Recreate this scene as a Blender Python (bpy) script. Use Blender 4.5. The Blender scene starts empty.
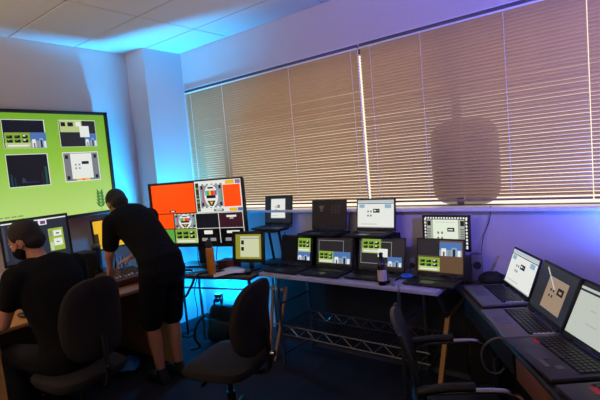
import bpy, bmesh, math, random
from mathutils import Vector, Matrix, Euler
random.seed(7)
R = math.radians
SC = bpy.context.scene
COL = SC.collection

# ------------------------------------------------------------------ camera
YAW, PIT, ROL, FPX, CAMH = 0.671398639, 0.0769850483, -0.0875539741, 455.86, 1.63
fw = Vector((-math.sin(YAW)*math.cos(PIT), math.cos(YAW)*math.cos(PIT), -math.sin(PIT)))
rt0 = Vector((math.cos(YAW), math.sin(YAW), 0)); up0 = rt0.cross(fw)
rt = rt0*math.cos(ROL) + up0*math.sin(ROL); up = -rt0*math.sin(ROL) + up0*math.cos(ROL)
cam = bpy.data.objects.new('camera', bpy.data.cameras.new('camera'))
COL.objects.link(cam)
cam.matrix_world = Matrix(((rt.x, up.x, -fw.x, 0), (rt.y, up.y, -fw.y, 0), (rt.z, up.z, -fw.z, CAMH), (0, 0, 0, 1)))
cam.data.sensor_width = 36; cam.data.lens = FPX/600*36
cam.data.clip_start = 0.02
SC.camera = cam

# ------------------------------------------------------------------ world, lights, exposure
W = bpy.data.worlds.new('world'); SC.world = W; W.use_nodes = True
W.node_tree.nodes['Background'].inputs[0].default_value = (1.0, 0.81, 0.60, 1)   # late daylight outside the blinds
W.node_tree.nodes['Background'].inputs[1].default_value = 1.5
VS = SC.view_settings
VS.view_transform = 'Standard'; VS.look = 'None'; VS.gamma = 1; VS.use_curve_mapping = False
VS.exposure = 0.12

AMBIENT_FILL = 210
WASH = 300
LIGHTS = dict(
    nook=((-3.80, 2.77, 0.80), (0.01, 0.42, 1.0), 480.0),
    corner=((-3.52, 2.98, 0.46), (0.0, 0.34, 1.0), 22.0),
    right=((0.10, 2.95, 1.02), (0.05, 0.14, 1.0), 100.0),
)

# ------------------------------------------------------------------ materials
MATS = {}
def s2l(c):
    return tuple(((x/255)/12.92 if x/255 <= .04045 else ((x/255+.055)/1.055)**2.4) for x in c) + (1,)

def mat(name, rgb, rough=.5, metal=0., var=.12, scale=30., bump=0., bscale=200., spec=None, trans=0.):
    """principled material with procedural colour variation and relief; rgb is sRGB 0..255"""
    if name in MATS: return MATS[name]
    m = bpy.data.materials.new(name); m.use_nodes = True; nt = m.node_tree
    b = nt.nodes['Principled BSDF']; c = s2l(rgb)
    b.inputs['Roughness'].default_value = rough; b.inputs['Metallic'].default_value = metal
    if spec is not None: b.inputs['Specular IOR Level'].default_value = spec
    tc = nt.nodes.new('ShaderNodeTexCoord')
    n = nt.nodes.new('ShaderNodeTexNoise'); n.inputs['Scale'].default_value = scale; n.inputs['Detail'].default_value = 3
    nt.links.new(tc.outputs['Object'], n.inputs['Vector'])
    r = nt.nodes.new('ShaderNodeMix'); r.data_type = 'RGBA'
    r.inputs[6].default_value = tuple(x*(1-var) for x in c[:3]) + (1,)
    r.inputs[7].default_value = tuple(min(1, x*(1+var)) for x in c[:3]) + (1,)
    nt.links.new(n.outputs['Fac'], r.inputs[0]); nt.links.new(r.outputs[2], b.inputs['Base Color'])
    if bump:
        n2 = nt.nodes.new('ShaderNodeTexNoise'); n2.inputs['Scale'].default_value = bscale
        nt.links.new(tc.outputs['Object'], n2.inputs['Vector'])
        bp = nt.nodes.new('ShaderNodeBump'); bp.inputs['Strength'].default_value = bump; bp.inputs['Distance'].default_value = .004
        nt.links.new(n2.outputs['Fac'], bp.inputs['Height']); nt.links.new(bp.outputs['Normal'], b.inputs['Normal'])
    if trans: b.inputs['Transmission Weight'].default_value = trans
    MATS[name] = m; return m

def wood(name, a, b_, rough=.45, sc=(3, 40, 40)):
    if name in MATS: return MATS[name]
    m = bpy.data.materials.new(name); m.use_nodes = True; nt = m.node_tree
    b = nt.nodes['Principled BSDF']; b.inputs['Roughness'].default_value = rough
    tc = nt.nodes.new('ShaderNodeTexCoord'); mp = nt.nodes.new('ShaderNodeMapping'); mp.inputs['Scale'].default_value = sc
    n = nt.nodes.new('ShaderNodeTexNoise'); n.inputs['Scale'].default_value = 1.0; n.inputs['Detail'].default_value = 5
    r = nt.nodes.new('ShaderNodeMix'); r.data_type = 'RGBA'; r.inputs[6].default_value = s2l(a); r.inputs[7].default_value = s2l(b_)
    nt.links.new(tc.outputs['Object'], mp.inputs[0]); nt.links.new(mp.outputs[0], n.inputs['Vector'])
    nt.links.new(n.outputs['Fac'], r.inputs[0]); nt.links.new(r.outputs[2], b.inputs['Base Color'])
    MATS[name] = m; return m

def emit(rgb, k=1.0):
    name = 'display_%d_%d_%d_%d' % (*rgb, int(k*100))
    if name in MATS: return MATS[name]
    m = bpy.data.materials.new(name); m.use_nodes = True; nt = m.node_tree
    b = nt.nodes['Principled BSDF']
    b.inputs['Base Color'].default_value = (.01, .01, .012, 1); b.inputs['Roughness'].default_value = .25
    b.inputs['Specular IOR Level'].default_value = .25
    b.inputs['Emission Color'].default_value = s2l(rgb); b.inputs['Emission Strength'].default_value = k
    MATS[name] = m; return m

def green_screen():
    m = bpy.data.materials.new('display_green_desktop'); m.use_nodes = True; nt = m.node_tree
    b = nt.nodes['Principled BSDF']; b.inputs['Base Color'].default_value = (.01, .01, .01, 1); b.inputs['Roughness'].default_value = .3
    tc = nt.nodes.new('ShaderNodeTexCoord'); sp = nt.nodes.new('ShaderNodeSeparateXYZ'); mr = nt.nodes.new('ShaderNodeMapRange')
    cr = nt.nodes.new('ShaderNodeValToRGB')
    mr.inputs['From Min'].default_value = -.46; mr.inputs['From Max'].default_value = .46
    nt.links.new(tc.outputs['Object'], sp.inputs[0]); nt.links.new(sp.outputs['Z'], mr.inputs['Value']); nt.links.new(mr.outputs[0], cr.inputs[0])
    e = cr.color_ramp.elements
    e[0].position = 0.0; e[0].color = s2l((196, 232, 128)); e[1].position = 1.0; e[1].color = s2l((118, 176, 30))
    el = e.new(.55); el.color = s2l((150, 204, 62))
    nt.links.new(cr.outputs[0], b.inputs['Emission Color']); b.inputs['Emission Strength'].default_value = .80
    return m

def slat_material():
    m = bpy.data.materials.new('blind_slat'); m.use_nodes = True; nt = m.node_tree
    for n in list(nt.nodes): nt.nodes.remove(n)
    o = nt.nodes.new('ShaderNodeOutputMaterial'); d = nt.nodes.new('ShaderNodeBsdfDiffuse'); t = nt.nodes.new('ShaderNodeBsdfTranslucent')
    g = nt.nodes.new('ShaderNodeBsdfGlossy'); g.inputs['Roughness'].default_value = .35
    tc = nt.nodes.new('ShaderNodeTexCoord'); n = nt.nodes.new('ShaderNodeTexNoise'); n.inputs['Scale'].default_value = 2.0
    r = nt.nodes.new('ShaderNodeMix'); r.data_type = 'RGBA'
    r.inputs[6].default_value = s2l((190, 162, 124)); r.inputs[7].default_value = s2l((208, 182, 144))
    nt.links.new(tc.outputs['Object'], n.inputs['Vector']); nt.links.new(n.outputs['Fac'], r.inputs[0])
    for x in (d, t): nt.links.new(r.outputs[2], x.inputs['Color'])
    a = nt.nodes.new('ShaderNodeMixShader'); a.inputs[0].default_value = .30
    nt.links.new(d.outputs[0], a.inputs[1]); nt.links.new(t.outputs[0], a.inputs[2])
    c = nt.nodes.new('ShaderNodeMixShader'); c.inputs[0].default_value = .05
    nt.links.new(a.outputs[0], c.inputs[1]); nt.links.new(g.outputs[0], c.inputs[2]); nt.links.new(c.outputs[0], o.inputs[0])
    return m

def glass_material():
    m = bpy.data.materials.new('window_glass'); m.use_nodes = True; nt = m.node_tree
    for n in list(nt.nodes): nt.nodes.remove(n)
    o = nt.nodes.new('ShaderNodeOutputMaterial'); t = nt.nodes.new('ShaderNodeBsdfTransparent'); g = nt.nodes.new('ShaderNodeBsdfGlossy')
    g.inputs['Roughness'].default_value = .02; t.inputs['Color'].default_value = (.95, .97, .96, 1)
    x = nt.nodes.new('ShaderNodeMixShader'); x.inputs[0].default_value = .06
    nt.links.new(t.outputs[0], x.inputs[1]); nt.links.new(g.outputs[0], x.inputs[2]); nt.links.new(x.outputs[0], o.inputs[0])
    return m

def carpet_material():
    m = bpy.data.materials.new('carpet'); m.use_nodes = True; nt = m.node_tree; b = nt.nodes['Principled BSDF']
    b.inputs['Roughness'].default_value = .95; b.inputs['Specular IOR Level'].default_value = .15
    tc = nt.nodes.new('ShaderNodeTexCoord'); n = nt.nodes.new('ShaderNodeTexNoise'); n.inputs['Scale'].default_value = 260
    n3 = nt.nodes.new('ShaderNodeTexNoise'); n3.inputs['Scale'].default_value = 2.5
    r = nt.nodes.new('ShaderNodeMix'); r.data_type = 'RGBA'; r.inputs[6].default_value = s2l((28, 28, 34)); r.inputs[7].default_value = s2l((54, 52, 60))
    ad = nt.nodes.new('ShaderNodeMath'); ad.operation = 'MULTIPLY'
    for q in (n, n3): nt.links.new(tc.outputs['Object'], q.inputs['Vector'])
    nt.links.new(n.outputs['Fac'], ad.inputs[0]); nt.links.new(n3.outputs['Fac'], ad.inputs[1])
    mu = nt.nodes.new('ShaderNodeMath'); mu.operation = 'MULTIPLY'; mu.inputs[1].default_value = 2.0
    nt.links.new(ad.outputs[0], mu.inputs[0]); nt.links.new(mu.outputs[0], r.inputs[0]); nt.links.new(r.outputs[2], b.inputs['Base Color'])
    bp = nt.nodes.new('ShaderNodeBump'); bp.inputs['Strength'].default_value = .5; bp.inputs['Distance'].default_value = .004
    nt.links.new(n.outputs['Fac'], bp.inputs['Height']); nt.links.new(bp.outputs['Normal'], b.inputs['Normal'])
    return m

M_WALL = mat('wall_paint', (205, 200, 200), .85, var=.03, scale=4, bump=.08, bscale=260)
M_TILE = mat('ceiling_tile', (214, 208, 205), .9, var=.05, scale=60, bump=.25, bscale=350)
M_TBAR = mat('ceiling_bar', (150, 148, 150), .5)
M_SKIRT = mat('skirting', (70, 72, 82), .6)
M_BLACK = mat('black_plastic', (22, 22, 24), .42, var=.15)
M_BLACKM = mat('black_matte', (17, 17, 19), .75, var=.2)
M_GREYP = mat('grey_plastic', (92, 92, 98), .45)
M_SILVER = mat('laptop_silver', (128, 128, 140), .36, metal=.35, var=.05)
M_DGREY = mat('laptop_graphite', (58, 58, 66), .42, metal=.2, var=.06)
M_CHROME = mat('chrome', (190, 190, 195), .16, metal=1.0, var=.05)
M_STEEL = mat('steel_wire', (130, 130, 134), .3, metal=.9, var=.1)
M_WHITE = mat('white_gloss', (232, 232, 232), .4, var=.03)
M_LAM = mat('table_laminate', (176, 178, 196), .35, var=.05, scale=8)
M_LAMD = mat('table_dark_laminate', (46, 46, 54), .4, var=.1, scale=8)
M_FAB = mat('chair_fabric', (40, 37, 37), .95, var=.25, scale=180, bump=.4, bscale=500, spec=.2)
M_SHIRT = mat('black_cotton', (20, 20, 22), .95, var=.25, scale=25, bump=.3, bscale=60, spec=.15)
M_SHORT = mat('dark_navy_cotton', (20, 21, 28), .95, var=.25, scale=25, bump=.3, bscale=60, spec=.15)
M_SKIN = mat('skin', (190, 132, 102), .55, var=.08, scale=18)
M_HAIR = mat('dark_hair', (30, 23, 19), .7, var=.5, scale=90, bump=.8, bscale=260)
M_WOODL = wood('pale_wood', (178, 132, 82), (206, 160, 104), sc=(40, 40, 3))
M_WOODE = wood('desk_edge_wood', (150, 104, 62), (186, 136, 84), sc=(40, 3, 40))
M_WOODB = wood('brown_wood', (112, 62, 34), (150, 88, 50), sc=(8, 8, 60))
M_PAPER = mat('paper', (226, 226, 232), .8, var=.02)
M_ORANGE = mat('orange_bottle', (226, 138, 22), .4, var=.06)
M_BROWNG = mat('dark_brown_glass', (26, 14, 9), .12, var=.1)
M_LABEL = mat('bottle_label', (206, 190, 180), .7, var=.05)
M_RED = mat('mixer_maroon', (88, 42, 40), .5, var=.1)
M_BLUEC = mat('blue_plastic', (30, 110, 190), .4, var=.1)
M_CLEAR = mat('clear_glass', (240, 244, 250), .05, var=0, trans=.9)
M_GLOW = emit((40, 190, 255), 3.0)
M_GLOWV = emit((70, 80, 255), 3.0)

# ------------------------------------------------------------------ mesh helpers
class MB:
    def __init__(s): s.v = []; s.f = []; s.m = []; s.mats = []
    def mi(s, m):
        if m not in s.mats: s.mats.append(m)
        return s.mats.index(m)
    def add(s, vs, fs, m=None, M=None):
        o = len(s.v); k = s.mi(m) if m else 0
        s.v += [tuple(M @ Vector(p)) if M else tuple(p) for p in vs]
        s.f += [tuple(i+o for i in f) for f in fs]; s.m += [k]*len(fs); return s
    def box(s, c, d, m=None, M=None, rz=0, bev=0, seg=2):
        bm = bmesh.new(); bmesh.ops.create_cube(bm, size=1)
        bmesh.ops.scale(bm, vec=d, verts=bm.verts)
        if bev: bmesh.ops.bevel(bm, geom=bm.edges[:], offset=bev, segments=seg, affect='EDGES', profile=.5)
        T = Matrix.Translation(c) @ Matrix.Rotation(rz, 4, 'Z')
        bm.verts.index_update()
        vs = [T @ v.co for v in bm.verts]; fs = [[v.index for v in f.verts] for f in bm.faces]; bm.free()
        return s.add(vs, fs, m, M)
    def cyl(s, p0, p1, r0, r1=None, n=12, m=None, M=None, cap=True):
        p0 = Vector(p0); p1 = Vector(p1); r1 = r0 if r1 is None else r1
        z = (p1-p0).normalized(); x = z.orthogonal().normalized(); y = z.cross(x)
        vs = []
        for p, r in ((p0, r0), (p1, r1)):
            for i in range(n):
                a = 2*math.pi*i/n; vs.append(p + x*(r*math.cos(a)) + y*(r*math.sin(a)))
        fs = [(i, (i+1) % n, n+(i+1) % n, n+i) for i in range(n)]
        if cap: fs += [tuple(range(n-1, -1, -1)), tuple(range(n, 2*n))]
        return s.add(vs, fs, m, M)
    def tube(s, pts, r, n=8, m=None, M=None, smooth=0):
        pts = [Vector(p) for p in pts]
        if smooth: pts = catmull(pts, smooth)
        vs = []; L = len(pts); x = None
        for i, p in enumerate(pts):
            t = (pts[min(i+1, L-1)] - pts[max(i-1, 0)]).normalized()
            if x is None: x = t.orthogonal().normalized()
            x = (x - t*x.dot(t)).normalized(); y = t.cross(x)
            for k in range(n):
                a = 2*math.pi*k/n; vs.append(p + x*(r*math.cos(a)) + y*(r*math.sin(a)))
        fs = [(i*n+k, i*n+(k+1) % n, (i+1)*n+(k+1) % n, (i+1)*n+k) for i in range(L-1) for k in range(n)]
        fs += [tuple(range(n-1, -1, -1)), tuple(range((L-1)*n, L*n))]
        return s.add(vs, fs, m, M)
    def lathe(s, prof, c=(0, 0, 0), n=20, m=None, M=None):
        vs = []
        for r, z in prof:
            for k in range(n):
                a = 2*math.pi*k/n; vs.append((c[0]+r*math.cos(a), c[1]+r*math.sin(a), c[2]+z))
        L = len(prof)
        fs = [(i*n+k, i*n+(k+1) % n, (i+1)*n+(k+1) % n, (i+1)*n+k) for i in range(L-1) for k in range(n)]
        fs += [tuple(range(n-1, -1, -1)), tuple(range((L-1)*n, L*n))]
        return s.add(vs, fs, m, M)
    def prism(s, poly, z0, z1, m=None, M=None):
        n = len(poly); vs = [(x, y, z0) for x, y in poly] + [(x, y, z1) for x, y in poly]
        fs = [tuple(range(n-1, -1, -1)), tuple(range(n, 2*n))] + [(i, (i+1) % n, n+(i+1) % n, n+i) for i in range(n)]
        return s.add(vs, fs, m, M)
    def ell(s, c, r, n=14, k=9, m=None, M=None, rot=None):
        c = Vector(c); vs = []; fs = []
        Q = rot.to_matrix() if isinstance(rot, Euler) else (rot or Matrix.Identity(3))
        for j in range(1, k):
            ph = math.pi*j/k
            for i in range(n):
                a = 2*math.pi*i/n
                vs.append(c + Q @ Vector((r[0]*math.sin(ph)*math.cos(a), r[1]*math.sin(ph)*math.sin(a), r[2]*math.cos(ph))))
        vs += [c + Q @ Vector((0, 0, r[2])), c - Q @ Vector((0, 0, r[2]))]; T = len(vs)-2
        for j in range(k-2):
            for i in range(n): fs.append((j*n+i, (j+1)*n+i, (j+1)*n+(i+1) % n, j*n+(i+1) % n))
        for i in range(n):
            fs.append((T, i, (i+1) % n)); fs.append((T+1, (k-2)*n+(i+1) % n, (k-2)*n+i))
        return s.add(vs, fs, m, M)
    def cone(s, p0, r0, p1, r1, n=12):
        """round cone: tapered limb with half-sphere ends"""
        p0 = Vector(p0); p1 = Vector(p1); z = (p1-p0).normalized(); x = z.orthogonal().normalized(); y = z.cross(x)
        rings = []
        for t in (.97, .8, .5, .2): rings.append((p0 - z*r0*t, r0*math.sqrt(1-t*t)))
        rings += [(p0, r0), (p0.lerp(p1, .5), (r0+r1)/2), (p1, r1)]
        for t in (.2, .5, .8, .97): rings.append((p1 + z*r1*t, r1*math.sqrt(1-t*t)))
        return s.rings([(p, r, r, x, y) for p, r in rings], n)
    def rings(s, rg, n=16, m=None):
        vs = []
        for p, a, b, x, y in rg:
            for k in range(n):
                t = 2*math.pi*k/n; vs.append(p + x*(a*math.cos(t)) + y*(b*math.sin(t)))
        L = len(rg)
        fs = [(i*n+k, i*n+(k+1) % n, (i+1)*n+(k+1) % n, (i+1)*n+k) for i in range(L-1) for k in range(n)]
        fs += [tuple(range(n-1, -1, -1)), tuple(range((L-1)*n, L*n))]
        return s.add(vs, fs, m)
    def mesh(s, name, m=None):
        me = bpy.data.meshes.new(name); me.from_pydata(s.v, [], s.f)
        mats = s.mats or [m]
        for q in mats: me.materials.append(q)
        if s.mats: me.polygons.foreach_set('material_index', s.m)
        bm = bmesh.new(); bm.from_mesh(me); bmesh.ops.recalc_face_normals(bm, faces=bm.faces); bm.to_mesh(me); bm.free()
        me.polygons.foreach_set('use_smooth', [True]*len(me.polygons)); me.set_sharp_from_angle(angle=R(38)); me.update()
        return me
    def build(s, name, m=None, parent=None, loc=(0, 0, 0), rz=0):
        o = bpy.data.objects.new(name, s.mesh(name, m)); COL.objects.link(o); o.location = loc; o.rotation_euler = (0, 0, rz)
        if parent: o.parent = parent
        return o

def catmull(P, k):
    out = []; n = len(P)
    for i in range(n-1):
        a, b, c, d = P[max(i-1, 0)], P[i], P[i+1], P[min(i+2, n-1)]
        for j in range(k):
            t = j/k
            out.append(.5*((2*b) + (c-a)*t + (2*a-5*b+4*c-d)*t*t + (3*b-a-3*c+d)*t**3))
    out.append(P[-1]); return out

def tag(o, label, cat, group=None, kind=None):
    o['label'] = label; o['category'] = cat
    if group: o['group'] = group
    if kind: o['kind'] = kind
    return o
def thing(name, label, cat, loc=(0, 0, 0), rz=0, group=None):
    o = bpy.data.objects.new(name, None); COL.objects.link(o); o.location = loc; o.rotation_euler = (0, 0, rz); o.empty_display_size = .1
    return tag(o, label, cat, group)
def struct(o, label=None, cat='wall'):
    o['kind'] = 'structure'
    if label: o['label'] = label; o['category'] = cat
    return o
def shared(me, name, parent, loc=(0, 0, 0), rot=(0, 0, 0)):
    o = bpy.data.objects.new(name, me); COL.objects.link(o); o.parent = parent; o.location = loc; o.rotation_euler = rot; return o
def tilt(y, z, t, x=0): return Matrix.Translation((x, y, z)) @ Matrix.Rotation(-t, 4, 'X')

# ------------------------------------------------------------------ room shell
XL, XR, YW, YB, ZC = -4.25, 1.30, 3.15, -2.6, 2.90
PX, PY = -3.94, 2.70
WZ0, WZ1, WX0, WX1 = 1.235, 2.50, -3.93, 1.16

struct(MB().box(((XL+XR)/2, (YW+YB)/2, -.05), (XR-XL+.4, YW-YB+.4, .1)).build('floor', carpet_material()), 'dark blue grey carpet floor of the control room', 'floor')
struct(MB().box((XL-.08, (YW+YB)/2, 1.5), (.16, YW-YB+.4, 3.1)).build('wall_left', M_WALL), 'pale grey painted wall carrying the large wall display', 'wall')
struct(MB().box((XR+.08, (YW+YB)/2, 1.5), (.16, YW-YB+.4, 3.1)).build('wall_right', M_WALL), 'pale painted side wall beyond the right hand worktop', 'wall')
struct(MB().box(((XL+XR)/2, YB-.08, 1.5), (XR-XL+.4, .16, 3.1)).build('wall_rear', M_WALL), 'pale painted wall behind the photographer', 'wall')
wm = MB()
wm.box(((XL+XR)/2, YW+.1, WZ0/2), (XR-XL, .2, WZ0)); wm.box(((XL+XR)/2, YW+.1, (WZ1+3.05)/2), (XR-XL, .2, 3.05-WZ1))
wm.box(((XL+WX0)/2, YW+.1, (WZ0+WZ1)/2), (WX0-XL, .2, WZ1-WZ0)); wm.box(((XR+WX1)/2, YW+.1, (WZ0+WZ1)/2), (XR-WX1, .2, WZ1-WZ0))
struct(wm.build('wall_window', M_WALL), 'pale painted wall around the long blind covered window', 'wall')
struct(MB().box(((XL+PX)/2, (PY+YW)/2, 1.45), (PX-XL, YW-PY, 2.9)).build('wall_pier', M_WALL), 'pale square corner pier between the wall display and the blinds', 'wall')
struct(MB().box((PX+.008, (PY+YW)/2, .05), (.016, YW-PY, .10)).box(((XL+PX)/2, PY-.008, .05), (PX-XL+.03, .016, .10)).build('baseboard_pier', M_SKIRT))
struct(MB().box(((PX+XR)/2, YW-.008, .05), (XR-PX-.03, .016, .10)).build('baseboard_window', M_SKIRT))
struct(MB().box((XL+.008, (YB+PY)/2, .05), (.016, PY-YB-.03, .10)).build('baseboard_left', M_SKIRT))

ceil = struct(MB().box(((XL+XR)/2, (YW+YB)/2, ZC+.09), (XR-XL+.4, YW-YB+.4, .1)).build('ceiling', M_WHITE), 'suspended ceiling of pale rectangular tiles', 'ceiling')
xs = [XL] + [x for x in (-3.2, -2.08, -.96, .16) if XL < x < XR] + [XR]
ys = [YW]; y = 2.74
while y > YB: ys.append(y); y -= .555
ys.append(YB); ys = ys[::-1]
tile_meshes = {}
for i in range(len(xs)-1):
    for j in range(len(ys)-1):
        w = round(xs[i+1]-xs[i]-.012, 3); d = round(ys[j+1]-ys[j]-.012, 3)
        if d < .03: continue
        if (w, d) not in tile_meshes: tile_meshes[w, d] = MB().box((0, 0, 0), (w, d, .016), bev=.003, seg=1).mesh('ceiling_tile', M_TILE)
        shared(tile_meshes[w, d], 'ceiling_tile', ceil, ((xs[i]+xs[i+1])/2, (ys[j]+ys[j+1])/2, ZC+.008))
for x in xs[1:-1]: MB().box((x, (YW+YB)/2, ZC+.008), (.022, YW-YB, .006)).build('grid_bar', M_TBAR, ceil)
for y in ys[1:-1]: MB().box(((XL+XR)/2, y, ZC+.008), (XR-XL, .022, .006)).build('grid_bar', M_TBAR, ceil)

# window: frame, mullions, panes, sill
win = bpy.data.objects.new('window_1', None); COL.objects.link(win); win.location = (0, YW+.12, WZ0)
struct(win, 'long window behind closed venetian blinds', 'window')
H = WZ1-WZ0
M_ALU = mat('window_aluminium', (96, 92, 90), .4, metal=.5)
fr = MB().box(((WX0+WX1)/2, 0, .005), (WX1-WX0, .05, .010)).box(((WX0+WX1)/2, 0, H-.02), (WX1-WX0, .05, .04)).box((WX0+.02, 0, H/2), (.04, .05, H)).box((WX1-.02, 0, H/2), (.04, .05, H))
fr.build('window_frame', M_ALU, win)
mx = [WX0, -3.50, -1.12, WX1]
for x in mx[1:-1]: MB().box((x, 0, H/2), (.05, .05, H)).build('mullion', M_ALU, win)
GL = glass_material()
for a, b in zip(mx[:-1], mx[1:]): MB().box(((a+b)/2, 0, H/2), (b-a-.03, .006, H-.06)).build('window_pane', GL, win)
MB().box(((WX0+WX1)/2, -.105, -.006), (WX1-WX0, .17, .022), bev=.004).build('window_sill', M_WHITE, win)
MB().box((-1.22, .42, .30), (.52, .30, .68), bev=.14, seg=4).build('shade_block', M_ALU, win)  # unseen block added outside the glass to shade the middle blind

# venetian blinds: every slat is a part
SL = slat_material(); M_RAIL = mat('blind_rail', (238, 234, 230), .35, var=.03)
def slat_mesh(w):
    mb = MB(); n = 5; vs = []
    for s_ in (-1, 1):
        for k in range(n):
            t = -1+2*k/(n-1); vs.append((s_*w/2, t*.0135, .0022*(1-t*t)))
    fs = [(k, k+1, n+k+1, n+k) for k in range(n-1)]
    return mb.add(vs, fs).mesh('slat', SL)
def blind(x0, x1, label, cords, rope=False):
    root = thing('venetian_blind', label, 'blind', ((x0+x1)/2, YW+.005, 1.284), 0, 'tan venetian blinds along the window')
    w = x1-x0; top = 1.193
    MB().box((0, .004, top+.018), (w, .026, .034), bev=.002).build('headrail', M_GREYP, root)
    MB().box((0, -.006, top+.003), (w, .034, .010), bev=.002).build('headrail_lip', M_WHITE, root)
    MB().box((0, -.004, top+.037), (w, .030, .006), bev=.001).build('headrail_lip', M_WHITE, root)
    MB().box((0, 0, .004), (w-.006, .024, .014), bev=.004).build('bottom_rail', M_RAIL if rope else M_TAN, root)
    me = slat_mesh(w-.004); N = 51; pit = (top-.02)/N
    for k in range(N):
        shared(me, 'slat', root, (0, 0, .02+pit*(k+.5)), (R(-49 + random.uniform(-1.5, 1.5)), R(random.uniform(-.05, .05)), 0))
    for cx in cords:
        MB().cyl((cx-(x0+x1)/2, -.016, .01), (cx-(x0+x1)/2, -.016, top), .0016, n=6).build('ladder_cord', M_RAIL, root)
    return root
M_TAN = mat('blind_bottom_tan', (150, 126, 104), .5)
B1 = blind(-3.925, -1.806, 'long left venetian blind beside the corner pier', (-3.83, -3.35, -2.5, -1.87))
blind(-1.794, -.3075, 'middle venetian blind with a purple glow and a dark patch', (-1.7, -1.3, -.75))
blind(-.3068, 1.13, 'venetian blind at the right edge of the photo', (-.2, .6))
Mi = Matrix.Translation(-B1.location)
MB().tube([(-1.80, YW-.02, 2.46), (-1.802, YW-.022, 1.9), (-1.80, YW-.02, 1.30)], .004, 6, M=Mi).build('tilt_wand', M_WHITE, B1)
MB().tube([(PX+.025, YW-.02, 2.44), (PX+.03, YW-.02, 1.9), (PX+.03, YW-.02, 1.45)], .0025, 6, M=Mi).build('pull_cord', M_WHITE, B1)

# ------------------------------------------------------------------ screens
def screen(parent, w, h, items, base, M, name='screen'):
    """flat picture of a display: layers of rectangles, discs and polygons, each a hair in front of the last; u right, v up"""
    mb = MB(); mb.add([(-w/2, 0, -h/2), (w/2, 0, -h/2), (w/2, 0, h/2), (-w/2, 0, h/2)], [(0, 1, 2, 3)], base, M)
    for L, it in enumerate(items):
        y = -.00025*(L+1); k = it[0]
        P = lambda u, v: ((u-.5)*w, y, (v-.5)*h)
        if k == 'r':
            _, u0, v0, u1, v1, c = it; mb.add([P(u0, v0), P(u1, v0), P(u1, v1), P(u0, v1)], [(0, 1, 2, 3)], c, M)
        elif k == 'd':
            _, u, v, a, b, c = it; n = 20
            mb.add([P(u+a*math.cos(2*math.pi*i/n), v+b*math.sin(2*math.pi*i/n)) for i in range(n)], [tuple(range(n))], c, M)
        elif k == 'p':
            _, pts, c = it; mb.add([P(*q) for q in pts], [tuple(range(len(pts)))], c, M)
    return mb.build(name, None, parent)

WHT = emit((236, 238, 232), .85); PAGE = emit((222, 220, 206), .72); DK = emit((22, 22, 30), .8); DK2 = emit((40, 38, 40), .8); BLK = emit((8, 8, 10), .5)
GRN = emit((146, 182, 62), .75); GRL = emit((200, 216, 142), .75); SKY = emit((84, 126, 190), .75); SKL = emit((150, 180, 212), .75); GRY = emit((150, 152, 156), .8)
BRN = emit((104, 78, 54), .8); ORG = emit((255, 78, 8), .95); YEL = emit((236, 182, 40), .9); REDM = emit((120, 40, 44), .7); MAG = emit((220, 60, 90), .8); CYA = emit((90, 200, 210), .8)
PALEB = emit((150, 190, 220), .75); DIM = emit((34, 24, 24), .6); DIML = emit((96, 80, 76), .6); LGR = emit((96, 170, 70), .85); DGRN = emit((70, 130, 40), .85); BEI = emit((176, 150, 126), .7)

def boxed(b, items):
    u0, v0, u1, v1 = b; w = u1-u0; h = v1-v0; out = []
    for it in items:
        if it[0] == 'r': out.append(('r', u0+it[1]*w, v0+it[2]*h, u0+it[3]*w, v0+it[4]*h, it[5]))
        elif it[0] == 'd': out.append(('d', u0+it[1]*w, v0+it[2]*h, it[3]*w, it[4]*h, it[5]))
        else: out.append(('p', [(u0+a*w, v0+b_*h) for a, b_ in it[1]], it[2]))
    return out
def outline(u0, v0, u1, v1, t, c, asp=1.6):
    return [('r', u0, v0, u1, v0+t*asp, c), ('r', u0, v1-t*asp, u1, v1, c), ('r', u0, v0, u0+t, v1, c), ('r', u1-t, v0, u1, v1, c)]
def c_green():      # green switcher page with a grid of small inputs
    it = [('r', 0, 0, 1, 1, GRN), ('r', 0, 0, 1, .35, GRL)]
    for i, u in enumerate((.08, .38, .68)):
        for j, v in enumerate((.62, .34)):
            it.append(('r', u, v, u+.22, v+.2, DK if (i+j) % 3 else BLK)); it.append(('r', u+.03, v+.12, u+.12, v+.2, WHT if i == 2 else DGRN))
    return it + [('r', .1, .1, .9, .2, WHT)]
def c_photo():      # blue sky picture with pale buildings
    return [('r', 0, 0, 1, 1, SKY), ('r', 0, .0, 1, .45, SKL), ('r', .08, 0, .3, .55, WHT), ('r', .38, 0, .5, .4, GRY), ('r', .55, 0, .78, .62, SKL), ('r', .6, 0, .72, .5, DK2), ('r', .82, 0, .95, .42, WHT), ('r', .16, 0, .24, .3, REDM)]
def c_page(hdr=True):
    it = [('r', 0, 0, 1, 1, WHT)]
    if hdr: it += [('r', 0, .9, 1, 1, emit((196, 208, 216), .8)), ('r', 0, .86, 1, .885, DK2), ('r', .05, .72, .2, .84, PALEB), ('r', .76, .7, .93, .84, PALEB)]
    it += [('r', .44, .54, .62, .68, DK)]
    it += [('r', .46, .59, .52, .64, WHT), ('r', .54, .6, .6, .63, GRY)]
    for u, v in ((.28, .55), (.36, .55), (.28, .4), (.36, .4)): it.append(('r', u, v, u+.045, v+.07, GRY)); it.append(('r', u+.01, v+.02, u+.03, v+.05, DK2))
    return it + [('r', .1, .12, .55, .135, GRY), ('r', 0, 0, 1, .03, emit((180, 186, 190), .7))]
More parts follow.
